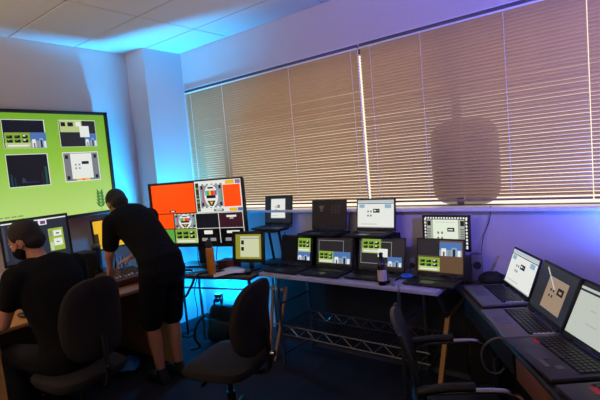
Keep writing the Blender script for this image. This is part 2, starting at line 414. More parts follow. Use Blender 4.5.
def c_card():       # round colour test card
    it = [('r', 0, 0, 1, 1, GRY)]
    for i in range(10): it.append(('r', i/10, 0 if i % 2 else .94, i/10+.1, .06 if i % 2 else 1, WHT))
    for u, v in ((.06, .78), (.86, .78), (.06, .08), (.86, .08)): it.append(('r', u, v, u+.09, v+.15, DK))
    it += [('r', .02, .3, .07, .7, CYA), ('r', .93, .3, .98, .7, LGR), ('r', .8, .2, .84, .8, PALEB), ('r', .14, .2, .18, .8, MAG), ('d', .5, .5, .3, .47, WHT)]
    for i, c in enumerate((CYA, LGR, YEL, MAG, ORG, SKY)): it.append(('r', .24+i*.088, .52, .328+i*.088, .72, c))
    it += [('r', .3, .4, .7, .52, DK), ('r', .36, .3, .64, .4, WHT), ('p', [(.32, .3), (.68, .3), (.56, .08), (.44, .08)], DK), ('p', [(.42, .26), (.58, .26), (.5, .12)], YEL), ('r', .38, .8, .62, .87, DK)]
    return it
def c_bordered():   # page inside a chequered border
    it = [('r', 0, 0, 1, 1, DK)]
    for i in range(16): it.append(('d', .03+i*.0627, .965, .022, .03, WHT)); it.append(('d', .03+i*.0627, .035, .022, .03, WHT))
    for i in range(9): it.append(('d', .03, .08+i*.105, .022, .038, WHT)); it.append(('d', .97, .08+i*.105, .022, .038, WHT))
    it += [('r', .07, .08, .93, .92, emit((190, 196, 180), .7))]
    for u in (.08, .84): 
        for v in (.72, .12): it.append(('r', u, v, u+.085, v+.16, DK))
        for i in range(6): it.append(('r', u, .34+i*.055, u+.085, .36+i*.055, DK2))
    it += boxed((.22, .06, .79, .92), [('r', 0, 0, 1, 1, emit((226, 236, 214), .9)), ('r', .58, .56, .86, .7, DK), ('r', .62, .61, .8, .65, WHT), ('r', .1, .9, .9, .91, GRY)])
    for u, v in ((.34, .5), (.43, .5), (.34, .33), (.43, .33)): it.append(('d', u, v, .025, .045, GRY)); it.append(('d', u, v, .012, .022, BRN))
    return it

# ------------------------------------------------------------------ wall display (large, green)
tv = thing('wall_display', 'huge flat display with a green desktop on the left wall', 'display', (XL+.085, 1.53, 1.81), R(90))
TW, TH = 1.66, .955
MB().box((0, .012, 0), (TW-.04, .05, TH-.04)).build('back_housing', M_BLACKM, tv)
bz = MB(); b = .028
bz.box((0, -.022, TH/2-b/2), (TW, .03, b), bev=.003).box((0, -.022, -TH/2+b/2), (TW, .03, b), bev=.003).box((-TW/2+b/2, -.022, 0), (b, .03, TH), bev=.003).box((TW/2-b/2, -.022, 0), (b, .03, TH), bev=.003)
bz.build('bezel', M_BLACK, tv)
MB().box((0, .059, 0), (.5, .05, .4)).build('wall_bracket', M_BLACKM, tv)
def yz(y0, z0, y1, z1):     # wall coordinates -> picture coordinates
    f = lambda y, z: ((y-1.53)/(TW-2*b)+.5, (z-1.81)/(TH-2*b)+.5)
    return (*f(y0, z0), *f(y1, z1))
it = []
for bx, its in (((1.455, 1.965, 1.785, 2.205), [('r', 0, 0, 1, 1, WHT), ('r', .01, .01, .98, .98, DK)] + boxed((.03, .02, .62, .55), c_green()) + boxed((.62, .02, 1.0, .55), c_photo())),
                ((1.90, 1.968, 2.235, 2.208), [('r', 0, 0, 1, 1, WHT), ('r', .01, .01, .99, .98, DK2)] + boxed((.03, .55, .62, .98), [('r', 0, 0, 1, 1, GRL), ('r', .05, .5, .25, .85, DK), ('r', .35, .5, .6, .85, DK), ('r', .72, .5, .95, .9, WHT)]) + boxed((.66, .02, .99, .5), c_photo()) + [('r', .54, .36, .8, .78, WHT)]),
                ((1.45, 1.645, 1.775, 1.918), [('r', 0, 0, 1, 1, WHT), ('r', .01, .02, .98, .98, DK), ('r', .06, .04, .1, .4, emit((24, 70, 84), .8)), ('r', .14, .04, .17, .3, emit((24, 60, 80), .8)), ('r', .88, .04, .94, .6, emit((30, 84, 76), .8)), ('r', .8, .04, .83, .45, emit((60, 36, 52), .8)), ('r', .3, .12, .7, .14, emit((40, 70, 90), .8)), ('p', [(.3, .15), (.34, .3), (.42, .15)], emit((50, 70, 90), .8))]),
                ((1.90, 1.655, 2.225, 1.92), [('r', 0, 0, 1, 1, WHT), ('r', .02, .03, .98, .97, emit((128, 130, 134), .8))] + [('r', u, v, u+.08, v+.12, DK) for u in (.06, .86) for v in (.08, .78)] + [('r', .2, .09, .8, .95, WHT), ('r', .5, .58, .7, .68, DK), ('r', .3, .03, .7, .09, YEL), ('r', .46, .03, .54, .09, ORG)] + [('r', u, v, u+.05, v+.06, GRY) for u in (.3, .4) for v in (.42, .54)])):
    it += boxed(yz(*bx), its)
lf = []
for s_, n_ in ((1, 5), (-1, 5)):
    for k in range(n_):
        y0 = 1.40+k*.03; lf.append(('p', [yz(2.197, y0, 0, 0)[:2], yz(2.197+s_*.026, y0+.008, 0, 0)[:2], yz(2.197+s_*(.046-.004*k), y0+.05, 0, 0)[:2], yz(2.197+s_*.010, y0+.030, 0, 0)[:2]], DGRN))
it += lf + [('r', *yz(2.195, 1.375, 2.199, 1.55), DGRN), ('r', *yz(2.06, 1.37, 2.22, 1.373), emit((150, 190, 90), .8))]
it += [('r', *yz(1.33+.05*i, 1.405-.03*j, 1.37+.05*i, 1.415-.03*j), emit((140, 150, 120), .8)) for i in range(4) for j in range(2)]
screen(tv, TW-2*b, TH-2*b, it, green_screen(), Matrix.Translation((0, -.0165, 0)))

# ------------------------------------------------------------------ second display on a foot (orange multi-viewer)
TA = R(15); TW2, TH2 = 1.04, .615
tv2 = thing('multiview_display', 'flat display with orange and test card windows standing on the corner table', 'display', (-3.365, 2.70, .782), TA)
tz = .175+TH2/2
MB().box((0, .012, tz), (TW2-.03, .04, TH2-.03)).build('back_housing', M_BLACKM, tv2)
bz = MB(); b2 = .013
bz.box((0, -.02, tz+TH2/2-b2/2), (TW2, .03, b2), bev=.002).box((0, -.02, tz-TH2/2+b2), (TW2, .03, 2*b2), bev=.002).box((-TW2/2+b2/2, -.02, tz), (b2, .03, TH2), bev=.002).box((TW2/2-b2/2, -.02, tz), (b2, .03, TH2), bev=.002)
bz.build('bezel', M_BLACK, tv2)
MB().box((0, .02, .10), (.08, .03, .2), bev=.004).build('stand_neck', M_BLACK, tv2)
MB().box((0, 0, .007), (.42, .22, .014), bev=.005).build('stand_foot', M_BLACK, tv2)
V = [('r', .005, .51, .495, .985, ORG), ('r', .2, .525, .27, .555, DK), ('r', .215, .533, .255, .548, WHT)]
V += [('r', .505, .5, 1, 1, WHT)]
V += [('r', .515, .52, .55, .97, DK2)] + [('r', .518, .54+.055*i, .547, .57+.055*i, (DGRN, REDM, LGR, GRY)[i % 4]) for i in range(7)]
V += boxed((.56, .57, .80, .95), c_card()) + [('r', .81, .58, .985, .92, ORG), ('r', .84, .93, .93, .99, YEL), ('r', .94, .93, .99, .99, emit((150, 120, 160), .8)), ('r', .86, .51, .94, .56, YEL), ('r', .945, .51, .995, .56, SKY), ('r', .7, .515, .8, .55, DK), ('r', .715, .525, .785, .542, WHT)]
V += [('r', .005, .26, .245, .5, ORG)] + boxed((.255, .26, .495, .495), c_card()) + [('r', .255, .02, .495, .25, LGR)] + boxed((.255, .02, .495, .25), c_green()) + [('r', .005, .02, .245, .25, LGR)]
V += [('r', .505, .26, .745, .495, DK), ('r', .755, .26, .995, .495, emit((62, 26, 36), .8)), ('r', .505, .02, .745, .25, BLK), ('r', .755, .02, .995, .25, BLK)]
V += [('r', .83, .42, .93, .45, WHT), ('r', .86, .39, .9, .42, emit((200, 160, 160), .8)), ('r', .58, .16, .67, .22, WHT), ('r', .55, .05, .61, .1, GRY), ('r', .64, .05, .7, .1, GRY), ('r', .82, .17, .95, .21, WHT), ('r', .8, .05, .86, .1, GRY), ('r', .89, .05, .95, .1, GRY)]
V += outline(.5, .0, 1, .5, .006, WHT)[1:] + [('r', .747, .02, .753, .5, WHT), ('r', .505, .25, 1, .258, WHT)]
screen(tv2, TW2-2*b2, TH2-3*b2, V, BLK, Matrix.Translation((0, -.015, tz+b2/2)))

# ------------------------------------------------------------------ tables and desks
def legs(root, pts, r, z1, m, name='leg'):
    for x, y in pts: MB().cyl((x, y, 0), (x, y, z1), r, n=12).build(name, m, root)

# long table under the window: laminate top on chrome posts with a wire shelf below
T1 = thing('work_table', 'long pale topped table with chrome posts and wire undershelf below the blinds', 'table', (-1.845, 2.885, 0))
tw = 1.51
MB().box((0, 0, .765), (tw, .49, .03), bev=.006).build('tabletop', M_LAM, T1)
for x in (-.60, .47):
    for y in (-.19, .20): MB().cyl((x, y, 0), (x, y, .752), .012, n=12).build('post', M_STEEL, T1)
for x in (-.60, .47):
    MB().cyl((x, -.19, .52), (x, .20, .52), .008, n=8).build('cross_rail', M_STEEL, T1)
    MB().cyl((x, -.19, .10), (x, .20, .10), .008, n=8).build('cross_rail', M_STEEL, T1)
MB().box((-.15, .236, .40), (1.81, .010, .70)).build('dark_backing', M_BLACKM, T1)  # black sheet added to darken the wall below the tabletop
sh = MB()
for y in (-.19, .20):
    sh.cyl((-.60, y, .345), (.66, y, .345), .006, n=6).cyl((-.60, y, .27), (.66, y, .27), .006, n=6)
    n = 15
    for k in range(n):
        xa = -.60+1.26*k/n; xb = -.60+1.26*(k+1)/n
        a, b_ = (.345, .27) if k % 2 else (.27, .345); sh.cyl((xa, y, a), (xb, y, b_), .004, n=6)
for x in (-.60, .66): sh.cyl((x, -.19, .345), (x, .20, .345), .006, n=6).cyl((x, -.19, .27), (x, .20, .27), .006, n=6)
for k in range(42): x = -.58+1.22*k/41; sh.cyl((x, -.19, .349), (x, .20, .349), .0025, n=5)
sh.build('wire_shelf', M_STEEL, T1)

# corner table carrying the second display, set at an angle
T2 = thing('corner_table', 'low dark table set askew in the corner under the orange display', 'table', (-3.14, 2.62, 0), R(15))
MB().box((.06, .03, .765), (.94, .56, .03), bev=.006).build('tabletop', M_LAMD, T2)
legs(T2, [(-.36, -.20), (.48, -.20), (-.36, .27), (.48, .27)], .014, .752, M_STEEL)
MB().cyl((-.36, -.20, .66), (.48, -.20, .66), .008, n=8).build('front_stretcher', M_STEEL, T2)
MB().cyl((-.36, .27, .2), (.48, .27, .2), .008, n=8).build('rear_stretcher', M_STEEL, T2)

# left desk below the wall display
D1 = thing('wooden_desk', 'wood edged desk along the left wall below the big display', 'desk', (-3.79, 1.63, 0))
MB().box((0, -.35, .728), (.90, 2.06, .026), bev=.003).build('desktop', M_WOODE, D1)
MB().box((0, -.655, .357), (.86, .05, .714)).build('side_panel', M_WOODL, D1)
MB().box((0, .655, .357), (.86, .03, .714)).build('side_panel', M_WOODL, D1)
MB().box((0, -1.35, .357), (.86, .03, .714)).build('side_panel', M_WOODL, D1)
MB().box((-.4, 0, .5), (.02, 1.28, .4)).build('modesty_panel', M_WOODB, D1)

# right corner worktop
D2 = thing('corner_worktop', 'black edged corner worktop running toward the camera along the right side', 'desk', (0, 0, 0))
fa = Vector((-1.055, 2.905)); fb = Vector((.06, 1.17)); dn = (fb-fa).normalized(); inn = Vector((-dn.y, dn.x))
poly = [fa, fb, (.88, 1.68), (.88, 3.12), (-.84, 3.12)]
poly = [tuple(p) for p in poly]
MB().prism(poly, .735, .757).build('worktop', wood('dark_worktop', (52, 36, 30), (74, 50, 40)), D2)
e0 = fa-inn*.006; e1 = fb-inn*.006
MB().tube([(e0.x, e0.y, .745), (e1.x, e1.y, .745)], .014, 10).build('edge_band', M_BLACK, D2)
for t0, t1, mm in ((.02, .43, M_BLACKM), (.45, .98, M_WOODB)):
    a = fa.lerp(fb, t0)+inn*.035; c = fa.lerp(fb, t1)+inn*.035; mid = (a+c)/2
    dr = MB().box((mid.x, mid.y, .645), ((c-a).length, .02, .15), rz=math.atan2(dn.y, dn.x), bev=.003).build('front_panel', mm, D2)
for p in ((-.86, 2.98), (.03, 1.35), (.80, 1.72), (.80, 3.04)): MB().box((p[0], p[1], .3675), (.05, .05, .735), bev=.004).build('leg', M_BLACK, D2)
MB().box((-.11, 3.10, .365), (1.92, .02, .72)).build('dark_backing', M_BLACKM, D2)  # black backing, lengthened past the worktop to darken the wall gap

# prop post with dark V head
PP = thing('prop_post', 'pale wooden prop post with a dark V shaped head below the table end', 'post', (-1.13, 2.70, 0))
MB().cyl((-.035, .03, 0), (.06, .05, .60), .020, .020, n=4).build('post_shaft', M_WOODL, PP)
MB().cyl((.06, .05, .58), (.015, -.01, .752), .016, .014, n=4).build('arm', M_BLACKM, PP)
MB().cyl((.06, .05, .58), (.165, .05, .72), .016, .014, n=4).build('arm', M_BLACKM, PP)

# folded wooden easel leaning under the long table
EA = thing('folded_easel', 'folded wooden easel leaning on the left end of the long table', 'easel', (-2.62, 2.70, 0))
MB().box((0, 0, .33), (.022, .016, .66), M=Matrix.Rotation(R(4), 4, 'Y') @ Matrix.Rotation(R(-7), 4, 'X')).build('slat_leg', M_WOODL, EA)
MB().box((.03, .03, .33), (.022, .016, .66), M=Matrix.Rotation(R(12), 4, 'Y') @ Matrix.Rotation(R(-7), 4, 'X')).build('slat_leg', M_WOODL, EA)
MB().box((.04, .0, .62), (.24, .014, .022), M=Matrix.Rotation(R(-7), 4, 'X')).build('cross_bar', M_WOODL, EA)
MB().cyl((-.03, .05, 0.0), (-.045, .05, .70), .008, n=8).build('steel_leg', M_STEEL, EA)

# ------------------------------------------------------------------ laptops
def key_mesh(w, d, m):
    mb = MB(); kw = (w-.05)/14; kd = (d*.42)/5
    for j in range(5):
        x = -(w-.05)/2; y = d*.47 + j*kd
        for i in range(14):
            if j == 0 and 4 <= i <= 8:
                if i == 4: mb.box((x+kw*6.5, y+kd/2, 0), (kw*4.7, kd*.78, .004), m)
                continue
            mb.box((x+kw*(i+.5), y+kd/2, 0), (kw*.80, kd*.78, .004), m)
    return mb
KEYS = {}
def laptop(label, loc, rz, w, d, lh, t, items, body, lidm, base_screen=BLK, group='laptops', keym=None, screen_inset=(.012, .022), pad=(60, 60, 66), sticker=None, feet=True, logo=True):
    """local: x along the width from the front left corner, y toward the hinge"""
    rz = R(rz); t = R(t)
    o = thing('laptop', label, 'laptop', loc, rz, group); cx = w/2; hb = .020
    X = Matrix.Translation((cx, 0, 0))
    MB().box((cx, d/2, hb/2+.002), (w, d, hb-.004), bev=.004).build('base', body, o)
    wk = MB().box((cx, d*.68, hb-.001), (w-.03, d*.46, .003)); wk.build('key_well', M_BLACKM, o)
    key = (round(w, 3), round(d, 3))
    if key not in KEYS: KEYS[key] = key_mesh(w, d, keym or M_BLACK).mesh('keyboard')
    k = shared(KEYS[key], 'keyboard', o, (cx, 0, hb+.0022)); k['kind'] = 'stuff'
    MB().box((cx-.02, d*.22, hb), (w*.28, d*.27, .002), bev=.0008, seg=1).build('touchpad', mat('touchpad_%d_%d_%d' % pad, pad, .3), o)
    if sticker:
        for n, (sx, sy, sw, sd, sm) in enumerate(sticker): MB().box((sx*w, sy*d, hb+.0003), (sw, sd, .0012)).build('sticker', sm, o)
    T = tilt(d-.006, hb+.004, t, cx)
    lid = MB().box((0, .006, lh/2), (w, .010, lh), M=T, bev=.004).build('lid', lidm, o)
    bw, bb = screen_inset
    sw = w-2*bw; sh_ = lh-bw-bb
    fr = MB().box((0, .0002, lh/2), (w-.004, .003, lh-.004), M=T, bev=.001, seg=1); fr.build('bezel', M_BLACK, o)
    screen(o, sw, sh_, items, base_screen, T @ Matrix.Translation((0, -.0016, bb+sh_/2)))
    if logo: MB().box((0, -.0016, bb*.45), (.028, .0012, .005), M=T).build('logo_mark', M_GREYP, o)
    for s_ in (-1, 1): MB().cyl((cx+s_*w*.36-.025, d-.006, hb+.002), (cx+s_*w*.36+.025, d-.006, hb+.002), .007, n=10).build('hinge', M_BLACK, o)
    return o

TZ = .781; RZ = .761
def dark_mix(b_green, b_photo, box=None, bg=DK2, extra=()):
    it = [('r', 0, 0, 1, 1, bg)]
    if box: it += outline(*box, .012, GRY)
    it += boxed(b_green, c_green())
    if b_photo: it += boxed(b_photo, c_photo())
    return it + list(extra)

# lower row on the long table
laptop('black laptop with green strip on its screen, leftmost of front row on long table', (-2.565, 2.665, TZ), 0, .335, .23, .245, 11, [('r', 0, 0, 1, 1, BLK)] + boxed((.56, .42, .97, .95), c_green()) + boxed((.56, .1, .97, .42), c_photo()), M_BLACKM, M_BLACK)
laptop('black laptop with white outlined window, second of front row on long table', (-2.195, 2.672, TZ), 1, .345, .23, .24, 11, dark_mix((.06, .06, .5, .5), (.5, .06, .98, .5), (.05, .35, .78, .92)), M_BLACKM, M_BLACK)
laptop('black laptop with dark editing screen directly behind the brown bottle', (-1.81, 2.702, TZ), 0, .385, .210, .248, 12, dark_mix((.06, .5, .5, .98), (.66, .08, .97, .4), (.03, .14, .74, .9), extra=[('r', .44, .38, .66, .66, WHT)]), M_BLACK, M_BLACK)
laptop('black laptop with brown screen on the right end of long table', (-1.355, 2.71, TZ), -2, .34, .22, .25, 10, [('r', 0, 0, 1, 1, BRN), ('r', 0, .5, .5, 1, DK2)] + boxed((.02, .03, .5, .45), c_green()) + boxed((.5, .52, .98, .95), c_photo()), M_BLACK, M_BLACK)

# upper row on risers
def riser(label, x0, x1, zt, y0=2.968, y1=3.132):
    o = thing('laptop_riser', label, 'riser', ((x0+x1)/2, (y0+y1)/2, TZ), 0, 'black risers behind the front laptops'); w = x1-x0; d = y1-y0; h = zt-TZ
    MB().box((0, 0, h-.008), (w, d, .016), bev=.003).build('top_board', M_BLACKM, o)
    for s_ in (-1, 1): MB().box((s_*(w/2-.009), 0, (h-.016)/2), (.018, d, h-.016)).build('side_board', M_BLACKM, o)
    MB().box((0, d/2-.008, (h-.016)/2), (w-.04, .014, h-.016)).build('back_board', M_BLACKM, o)
    return o
riser('black riser box under the dim reddish laptop', -2.31, -1.99, 1.056)
riser('black riser box under the raised laptop showing a white page', -1.86, -1.55, 1.056)
laptop('raised black laptop with dim reddish screen, behind the front row', (-2.32, 2.84, 1.057), 0, .345, .21, .245, 9,
       [('r', 0, 0, 1, 1, DIM), ('p', [(.2, .82), (.36, .82), (.32, .68), (.24, .68)], DIML), ('r', .24, .6, .32, .66, DIML)] + [('d', .62+.1*(i % 3), .78-.12*(i//3), .035, .05, emit((54, 46, 46), .6)) for i in range(9)], M_BLACKM, M_BLACK)
laptop('raised black laptop showing a bright white web page above the brown bottle', (-1.88, 2.84, 1.057), 0, .335, .21, .245, 9, c_page(), M_BLACKM, M_BLACK)
ST = thing('laptop_stand', 'dark folding stand holding up the laptop beside the orange display', 'stand', (-2.715, 3.0, TZ))
MB().box((0, 0, .006), (.24, .20, .012), bev=.003).build('stand_base', M_BLACK, ST)
MB().cyl((-.06, .04, .01), (-.06, .0, .292), .012, n=10).build('stand_arm', M_BLACK, ST)
MB().cyl((.06, .04, .01), (.06, .0, .292), .012, n=10).build('stand_arm', M_BLACK, ST)
MB().box((0, -.03, .296), (.26, .2, .012), bev=.003).build('stand_tray', M_BLACK, ST)
laptop('raised black laptop with a small white page beside the orange display', (-2.875, 2.875, 1.084), 1, .32, .20, .265, 9,
       [('r', 0, 0, 1, 1, emit((38, 42, 48), .8))] + boxed((.22, .16, .78, .92), c_page(False)), M_DGREY, M_BLACK)
# bordered monitor
def monitor(label, loc, rz, w, h, zc, items, base=BLK, tilt_=4, bez=.012):
    o = thing('monitor', label, 'monitor', loc, R(rz)); T = tilt(0, zc-h/2, R(tilt_))
    MB().box((0, .012, h/2), (w-.02, .028, h-.02), M=T, bev=.006).build('back_housing', M_BLACKM, o)
    f = MB(); 
    f.box((0, -.006, h-bez/2), (w, .02, bez), M=T).box((0, -.006, bez/2+.002), (w, .02, bez+.004), M=T).box((-w/2+bez/2, -.006, h/2), (bez, .02, h), M=T).box((w/2-bez/2, -.006, h/2), (bez, .02, h), M=T)
    f.build('bezel', M_BLACK, o)
    screen(o, w-2*bez, h-2*bez-.004, items, base, T @ Matrix.Translation((0, -.004, h/2+.002)))
    MB().cyl((0, .035, .01), (0, .03, zc-.02), .018, n=12).build('stand_neck', M_BLACK, o)
    MB().lathe([(.085, 0), (.085, .008), (.03, .014)], (0, .03, 0), 20).build('stand_foot', M_BLACK, o)
    return o
monitor('small monitor with chequered border page behind the brown screen laptop', (-1.165, 3.045, TZ), -2, .335, .245, 1.075-TZ, c_bordered())
# laptop on the corner table
monitor('small black monitor with yellow green page below the orange display', (-2.755, 2.70, TZ), 12, .315, .265, .975-TZ,
       [('r', 0, 0, 1, 1, emit((150, 150, 50), .8))] + boxed((.18, .08, .9, .92), [('r', 0, 0, 1, 1, emit((216, 220, 180), .8)), ('r', .05, .6, .2, .8, DK), ('r', .05, .3, .2, .48, DK), ('r', .0, .88, 1, .92, GRY)]), tilt_=8, bez=.026)
BX = tag(MB().box((0, 0, .04), (.16, .13, .08), bev=.003).build('maroon_box', M_RED, None, (-2.98, 2.68, TZ), R(14)), 'small maroon box between the orange bottle and the small black monitor', 'box')

# right worktop laptops
st1 = [(.86, .45, .03, .10, M_WHITE)]
laptop('silver laptop with white web page farthest along the right worktop', (-.985, 2.82, RZ), -57, .385, .245, .240, 20, c_page(), M_SILVER, M_BLACK, pad=(96, 96, 108), sticker=[(.93, .72, .02, .09, M_WHITE)], group='laptops on the right worktop')
laptop('silver laptop with beige page in a dark desktop, middle of right worktop', (-.765, 2.42, RZ), -58, .385, .245, .265, 22,
       [('r', 0, 0, 1, 1, emit((40, 42, 52), .8))] + boxed((.3, .12, .84, .8), [('r', 0, 0, 1, 1, BEI), ('r', .58, .56, .88, .78, DK), ('r', .66, .62, .8, .7, BEI)] + [('r', u, v, u+.07, v+.08, DK2) for u, v in ((.24, .58), (.38, .58), (.24, .4), (.38, .4))]) + [('p', [(.16, .93), (.18, .95), (.55, .58), (.53, .56)], emit((210, 208, 214), .8)), ('r', .3, .79, .84, .8, GRY)], M_SILVER, M_BLACK, pad=(96, 96, 108), sticker=[(.93, .72, .02, .09, M_WHITE)], group='laptops on the right worktop')
laptop('dark laptop with large pale page and red sticker nearest on right worktop', (-.555, 2.075, RZ), -53, .385, .255, .265, 24,
       [('r', 0, 0, 1, 1, emit((206, 212, 200), .75)), ('r', 0, .92, 1, 1, DK2), ('r', 0, .83, 1, .87, emit((30, 40, 70), .8)), ('r', .3, .55, .4, .56, GRY), ('r', .3, .3, .5, .31, GRY)], M_DGREY, M_BLACK, pad=(48, 48, 56),
       sticker=[(.12, .45, .05, .03, mat('red_sticker', (200, 40, 50), .5)), (.62, .16, .10, .02, M_GREYP), (.78, .30, .03, .03, M_GREYP), (.9, .9, .09, .018, M_WHITE)], group='laptops on the right worktop')
laptop('dark laptop with a red sticker cut off by the bottom right corner', (-.305, 1.735, RZ), -53, .385, .255, .265, 26,
       [('r', 0, 0, 1, 1, emit((200, 206, 196), .7))], M_DGREY, M_BLACK, pad=(48, 48, 56), sticker=[(.16, .42, .05, .03, MATS['red_sticker'])], group='laptops on the right worktop')

# ------------------------------------------------------------------ left desk contents
DZ = .742
monitor('monitor with dark page and green panel in front of the seated person', (-3.78, 1.47, DZ), 91, .50, .345, 1.235-DZ,
        [('r', 0, 0, 1, 1, emit((44, 48, 58), .8)), ('r', 0, .94, 1, .97, WHT), ('r', .0, .1, .05, .9, emit((70, 72, 80), .8)), ('r', .55, .82, .68, .95, WHT), ('r', .58, .84, .66, .92, emit((120, 60, 140), .8)), ('r', .1, .86, .5, .9, emit((110, 90, 70), .8)),
         ('r', .68, .14, .92, .7, emit((160, 190, 60), .85)), ('r', .76, .5, .89, .64, WHT), ('r', .75, .26, .89, .44, WHT), ('r', .7, .5, .74, .64, GRY), ('r', .8, .55, .85, .58, DK), ('r', .79, .34, .84, .36, DK), ('r', .69, .16, .74, .36, emit((210, 220, 190), .8))])
monitor('monitor filled with plain yellow behind the standing person', (-4.10, 2.26, DZ), 92, .40, .29, 1.14-DZ, [('r', 0, 0, 1, 1, YEL), ('r', .0, .0, .12, .55, emit((60, 46, 20), .8))])
def gear(name, label, cat, loc, size, rz=0, knobs=0):
    o = thing(name, label, cat, loc, R(rz)); w, d, h = size
    MB().box((0, 0, h/2), size, bev=.006).build('case', M_BLACK, o)
    MB().box((0, -d/2-.002, h/2), (w-.02, .005, h-.02)).build('front_panel', M_BLACKM, o)
    for k in range(knobs):
        MB().cyl((-w/2+.04+(w-.08)*(k % 3)/2, -d/2-.004, .05+(k//3)*.07), (-w/2+.04+(w-.08)*(k % 3)/2, -d/2-.02, .05+(k//3)*.07), .012, n=12).build('knob', M_CHROME, o)
    return o
gear('equipment_case', 'black upright equipment case with chrome knobs on the wooden desk', 'equipment', (-4.0, 1.86, DZ), (.24, .22, .29), 88, 6)
gear('desk_speaker', 'small grey desk speaker on the desk right of the big monitor', 'speaker', (-4.06, 1.66, DZ), (.12, .14, .26), 92, 0)
cp = thing('travel_cup', 'black travel cup in front of the yellow monitor', 'cup', (-4.0, 2.03, DZ))
MB().lathe([(.03, 0), (.036, .02), (.038, .30), (.036, .31)], n=18).build('cup_body', M_BLACK, cp)
MB().lathe([(.040, .31), (.040, .325), (.03, .335), (.012, .338)], n=18).build('lid', M_GREYP, cp)
mx_ = thing('audio_mixer', 'maroon audio mixer with rows of knobs under the standing person hands', 'mixer', (-3.70, 2.09, DZ), R(90))
Tm = Matrix.Translation((0, 0, .03)) @ Matrix.Rotation(R(8), 4, 'X')
MB().box((0, 0, .025), (.36, .30, .05), M=Tm, bev=.006).build('chassis', M_RED, mx_)
MB().box((0, 0, .015), (.34, .26, .03)).build('underside', M_BLACKM, mx_)
kn = MB().lathe([(.008, 0), (.008, .012), (.006, .014)], n=8).mesh('knob', M_GREYP); fd = MB().box((0, 0, .006), (.012, .022, .012), bev=.002, seg=1).mesh('fader_cap', M_WHITE)
for i in range(9):
    for j in range(4): 
        p = Tm @ Vector((-.15+.0375*i, -.02+.042*j, .05)); shared(kn, 'knob', mx_, p, (R(8), 0, 0))
    p = Tm @ Vector((-.15+.0375*i, -.10+.03*((i*7) % 3)/2, .05)); shared(fd, 'fader_cap', mx_, p, (R(8), 0, 0))
for i in range(6):
    tag(MB().tube([(-3.82, 2.04+.035*i, DZ+.10), (-3.86, 2.05+.035*i, DZ+.19), (-3.91, 2.08+.035*i, DZ+.16), (-3.96, 2.10+.035*i, DZ+.007)], .005, 6, smooth=5).build('audio_cable', M_BLUEC if i % 2 else M_BLACK), ('blue' if i % 2 else 'black')+' audio cable plugged into the back of the maroon mixer', 'cable', ('blue' if i % 2 else 'black')+' mixer cables')
kb = thing('desk_keyboard', 'black keyboard on the wooden desk between chair and mixer', 'keyboard', (-3.55, 1.55, DZ), R(95))
MB().box((0, 0, .008), (.42, .14, .016), bev=.004).build('keyboard_body', M_BLACK, kb)
k_ = MB()
for i in range(15):
    for j in range(5): k_.box((-.19+.027*i, -.05+.025*j, .018), (.021, .020, .006))
k_ = k_.build('keys', M_BLACKM, kb); k_['kind'] = 'stuff'
ms = tag(MB().ell((0, 0, .014), (.03, .055, .018)).build('mouse', M_BLACK, None, (-3.50, 1.20, DZ+.004), R(95)), 'black mouse near the elbow of the seated person', 'mouse')
bgm = MB(); random.seed(3)
bgm.ell((0, 0, .055), (.13, .10, .055), 18, 11); bgm.v = [(x*(1+random.uniform(-.12, .12)), y*(1+random.uniform(-.12, .12)), max(0, z*(1+random.uniform(-.2, .2)))) for x, y, z in bgm.v]
tag(bgm.build('plastic_bag', M_BLUEC, None, (-3.62, 1.98, 0)), 'crumpled blue plastic bag on the floor below the desk', 'bag')

# ------------------------------------------------------------------ table clutter
def bottle_at(name, label, loc, prof, m, parts):
    o = thing(name, label, 'bottle', loc); MB().lathe(prof, n=20).build('bottle_body', m, o)
    for n, pr, mm in parts: MB().lathe(pr, n=20).build(n, mm, o)
bottle_at('beer_bottle', 'dark brown bottle with pale label at the table front', (-1.475, 2.669, TZ), [(.028, 0), (.030, .006), (.030, .125), (.026, .145), (.014, .170), (.0125, .205), (.0125, .21)], M_BROWNG, [('label', [(.0302, .03), (.0306, .03), (.0306, .105), (.0302, .105)], M_LABEL), ('cap', [(.0145, .204), (.0145, .214), (.010, .218)], M_BLACK)])
bottle_at('drink_bottle', 'orange bottle with black cap standing on the corner table', (-2.965, 2.462, TZ), [(.030, 0), (.034, .006), (.034, .205), (.031, .22), (.026, .228)], M_ORANGE, [('cap', [(.026, .226), (.027, .262), (.020, .275), (.018, .292), (.010, .296)], M_BLACK)])
tg = thing('shot_glass', 'tiny clear glass beside the brown bottle', 'glass', (-1.405, 2.672, TZ))
MB().lathe([(.016, 0), (.020, .045), (.018, .045), (.014, .006)], n=16).build('glass_wall', M_CLEAR, tg)
pb = MB(); n = 8
for j in range(n+1):
    for i in range(2): pb.v.append((-.10+.2*i, -.145+.29*j/n, .002+.028*math.sin(math.pi*j/n*.9)**2*(1-.5*i)))
for j in range(n): pb.f.append((2*j, 2*j+1, 2*j+3, 2*j+2)); pb.m.append(0)
ps = pb.build('paper_sheet', M_PAPER, None, (-2.835, 2.555, TZ+.002), R(-40)); tag(ps, 'curled white paper sheet in front of the small black monitor', 'paper')
so = ps.modifiers.new('s', 'SOLIDIFY'); so.thickness = .0012
sp = thing('desk_speaker', 'pale grey mini speaker between the two right laptops of the long table', 'speaker', (-1.385, 3.0, TZ), R(-5))
MB().box((0, 0, .06), (.055, .08, .12), bev=.008).build('cabinet', M_GREYP, sp); MB().cyl((0, -.041, .07), (0, -.044, .07), .02, n=16).build('speaker_cone', M_BLACKM, sp)
sp = thing('desk_speaker', 'pale grey mini speaker at the table end near the violet wall', 'speaker', (-.975, 3.065, .757), R(20))
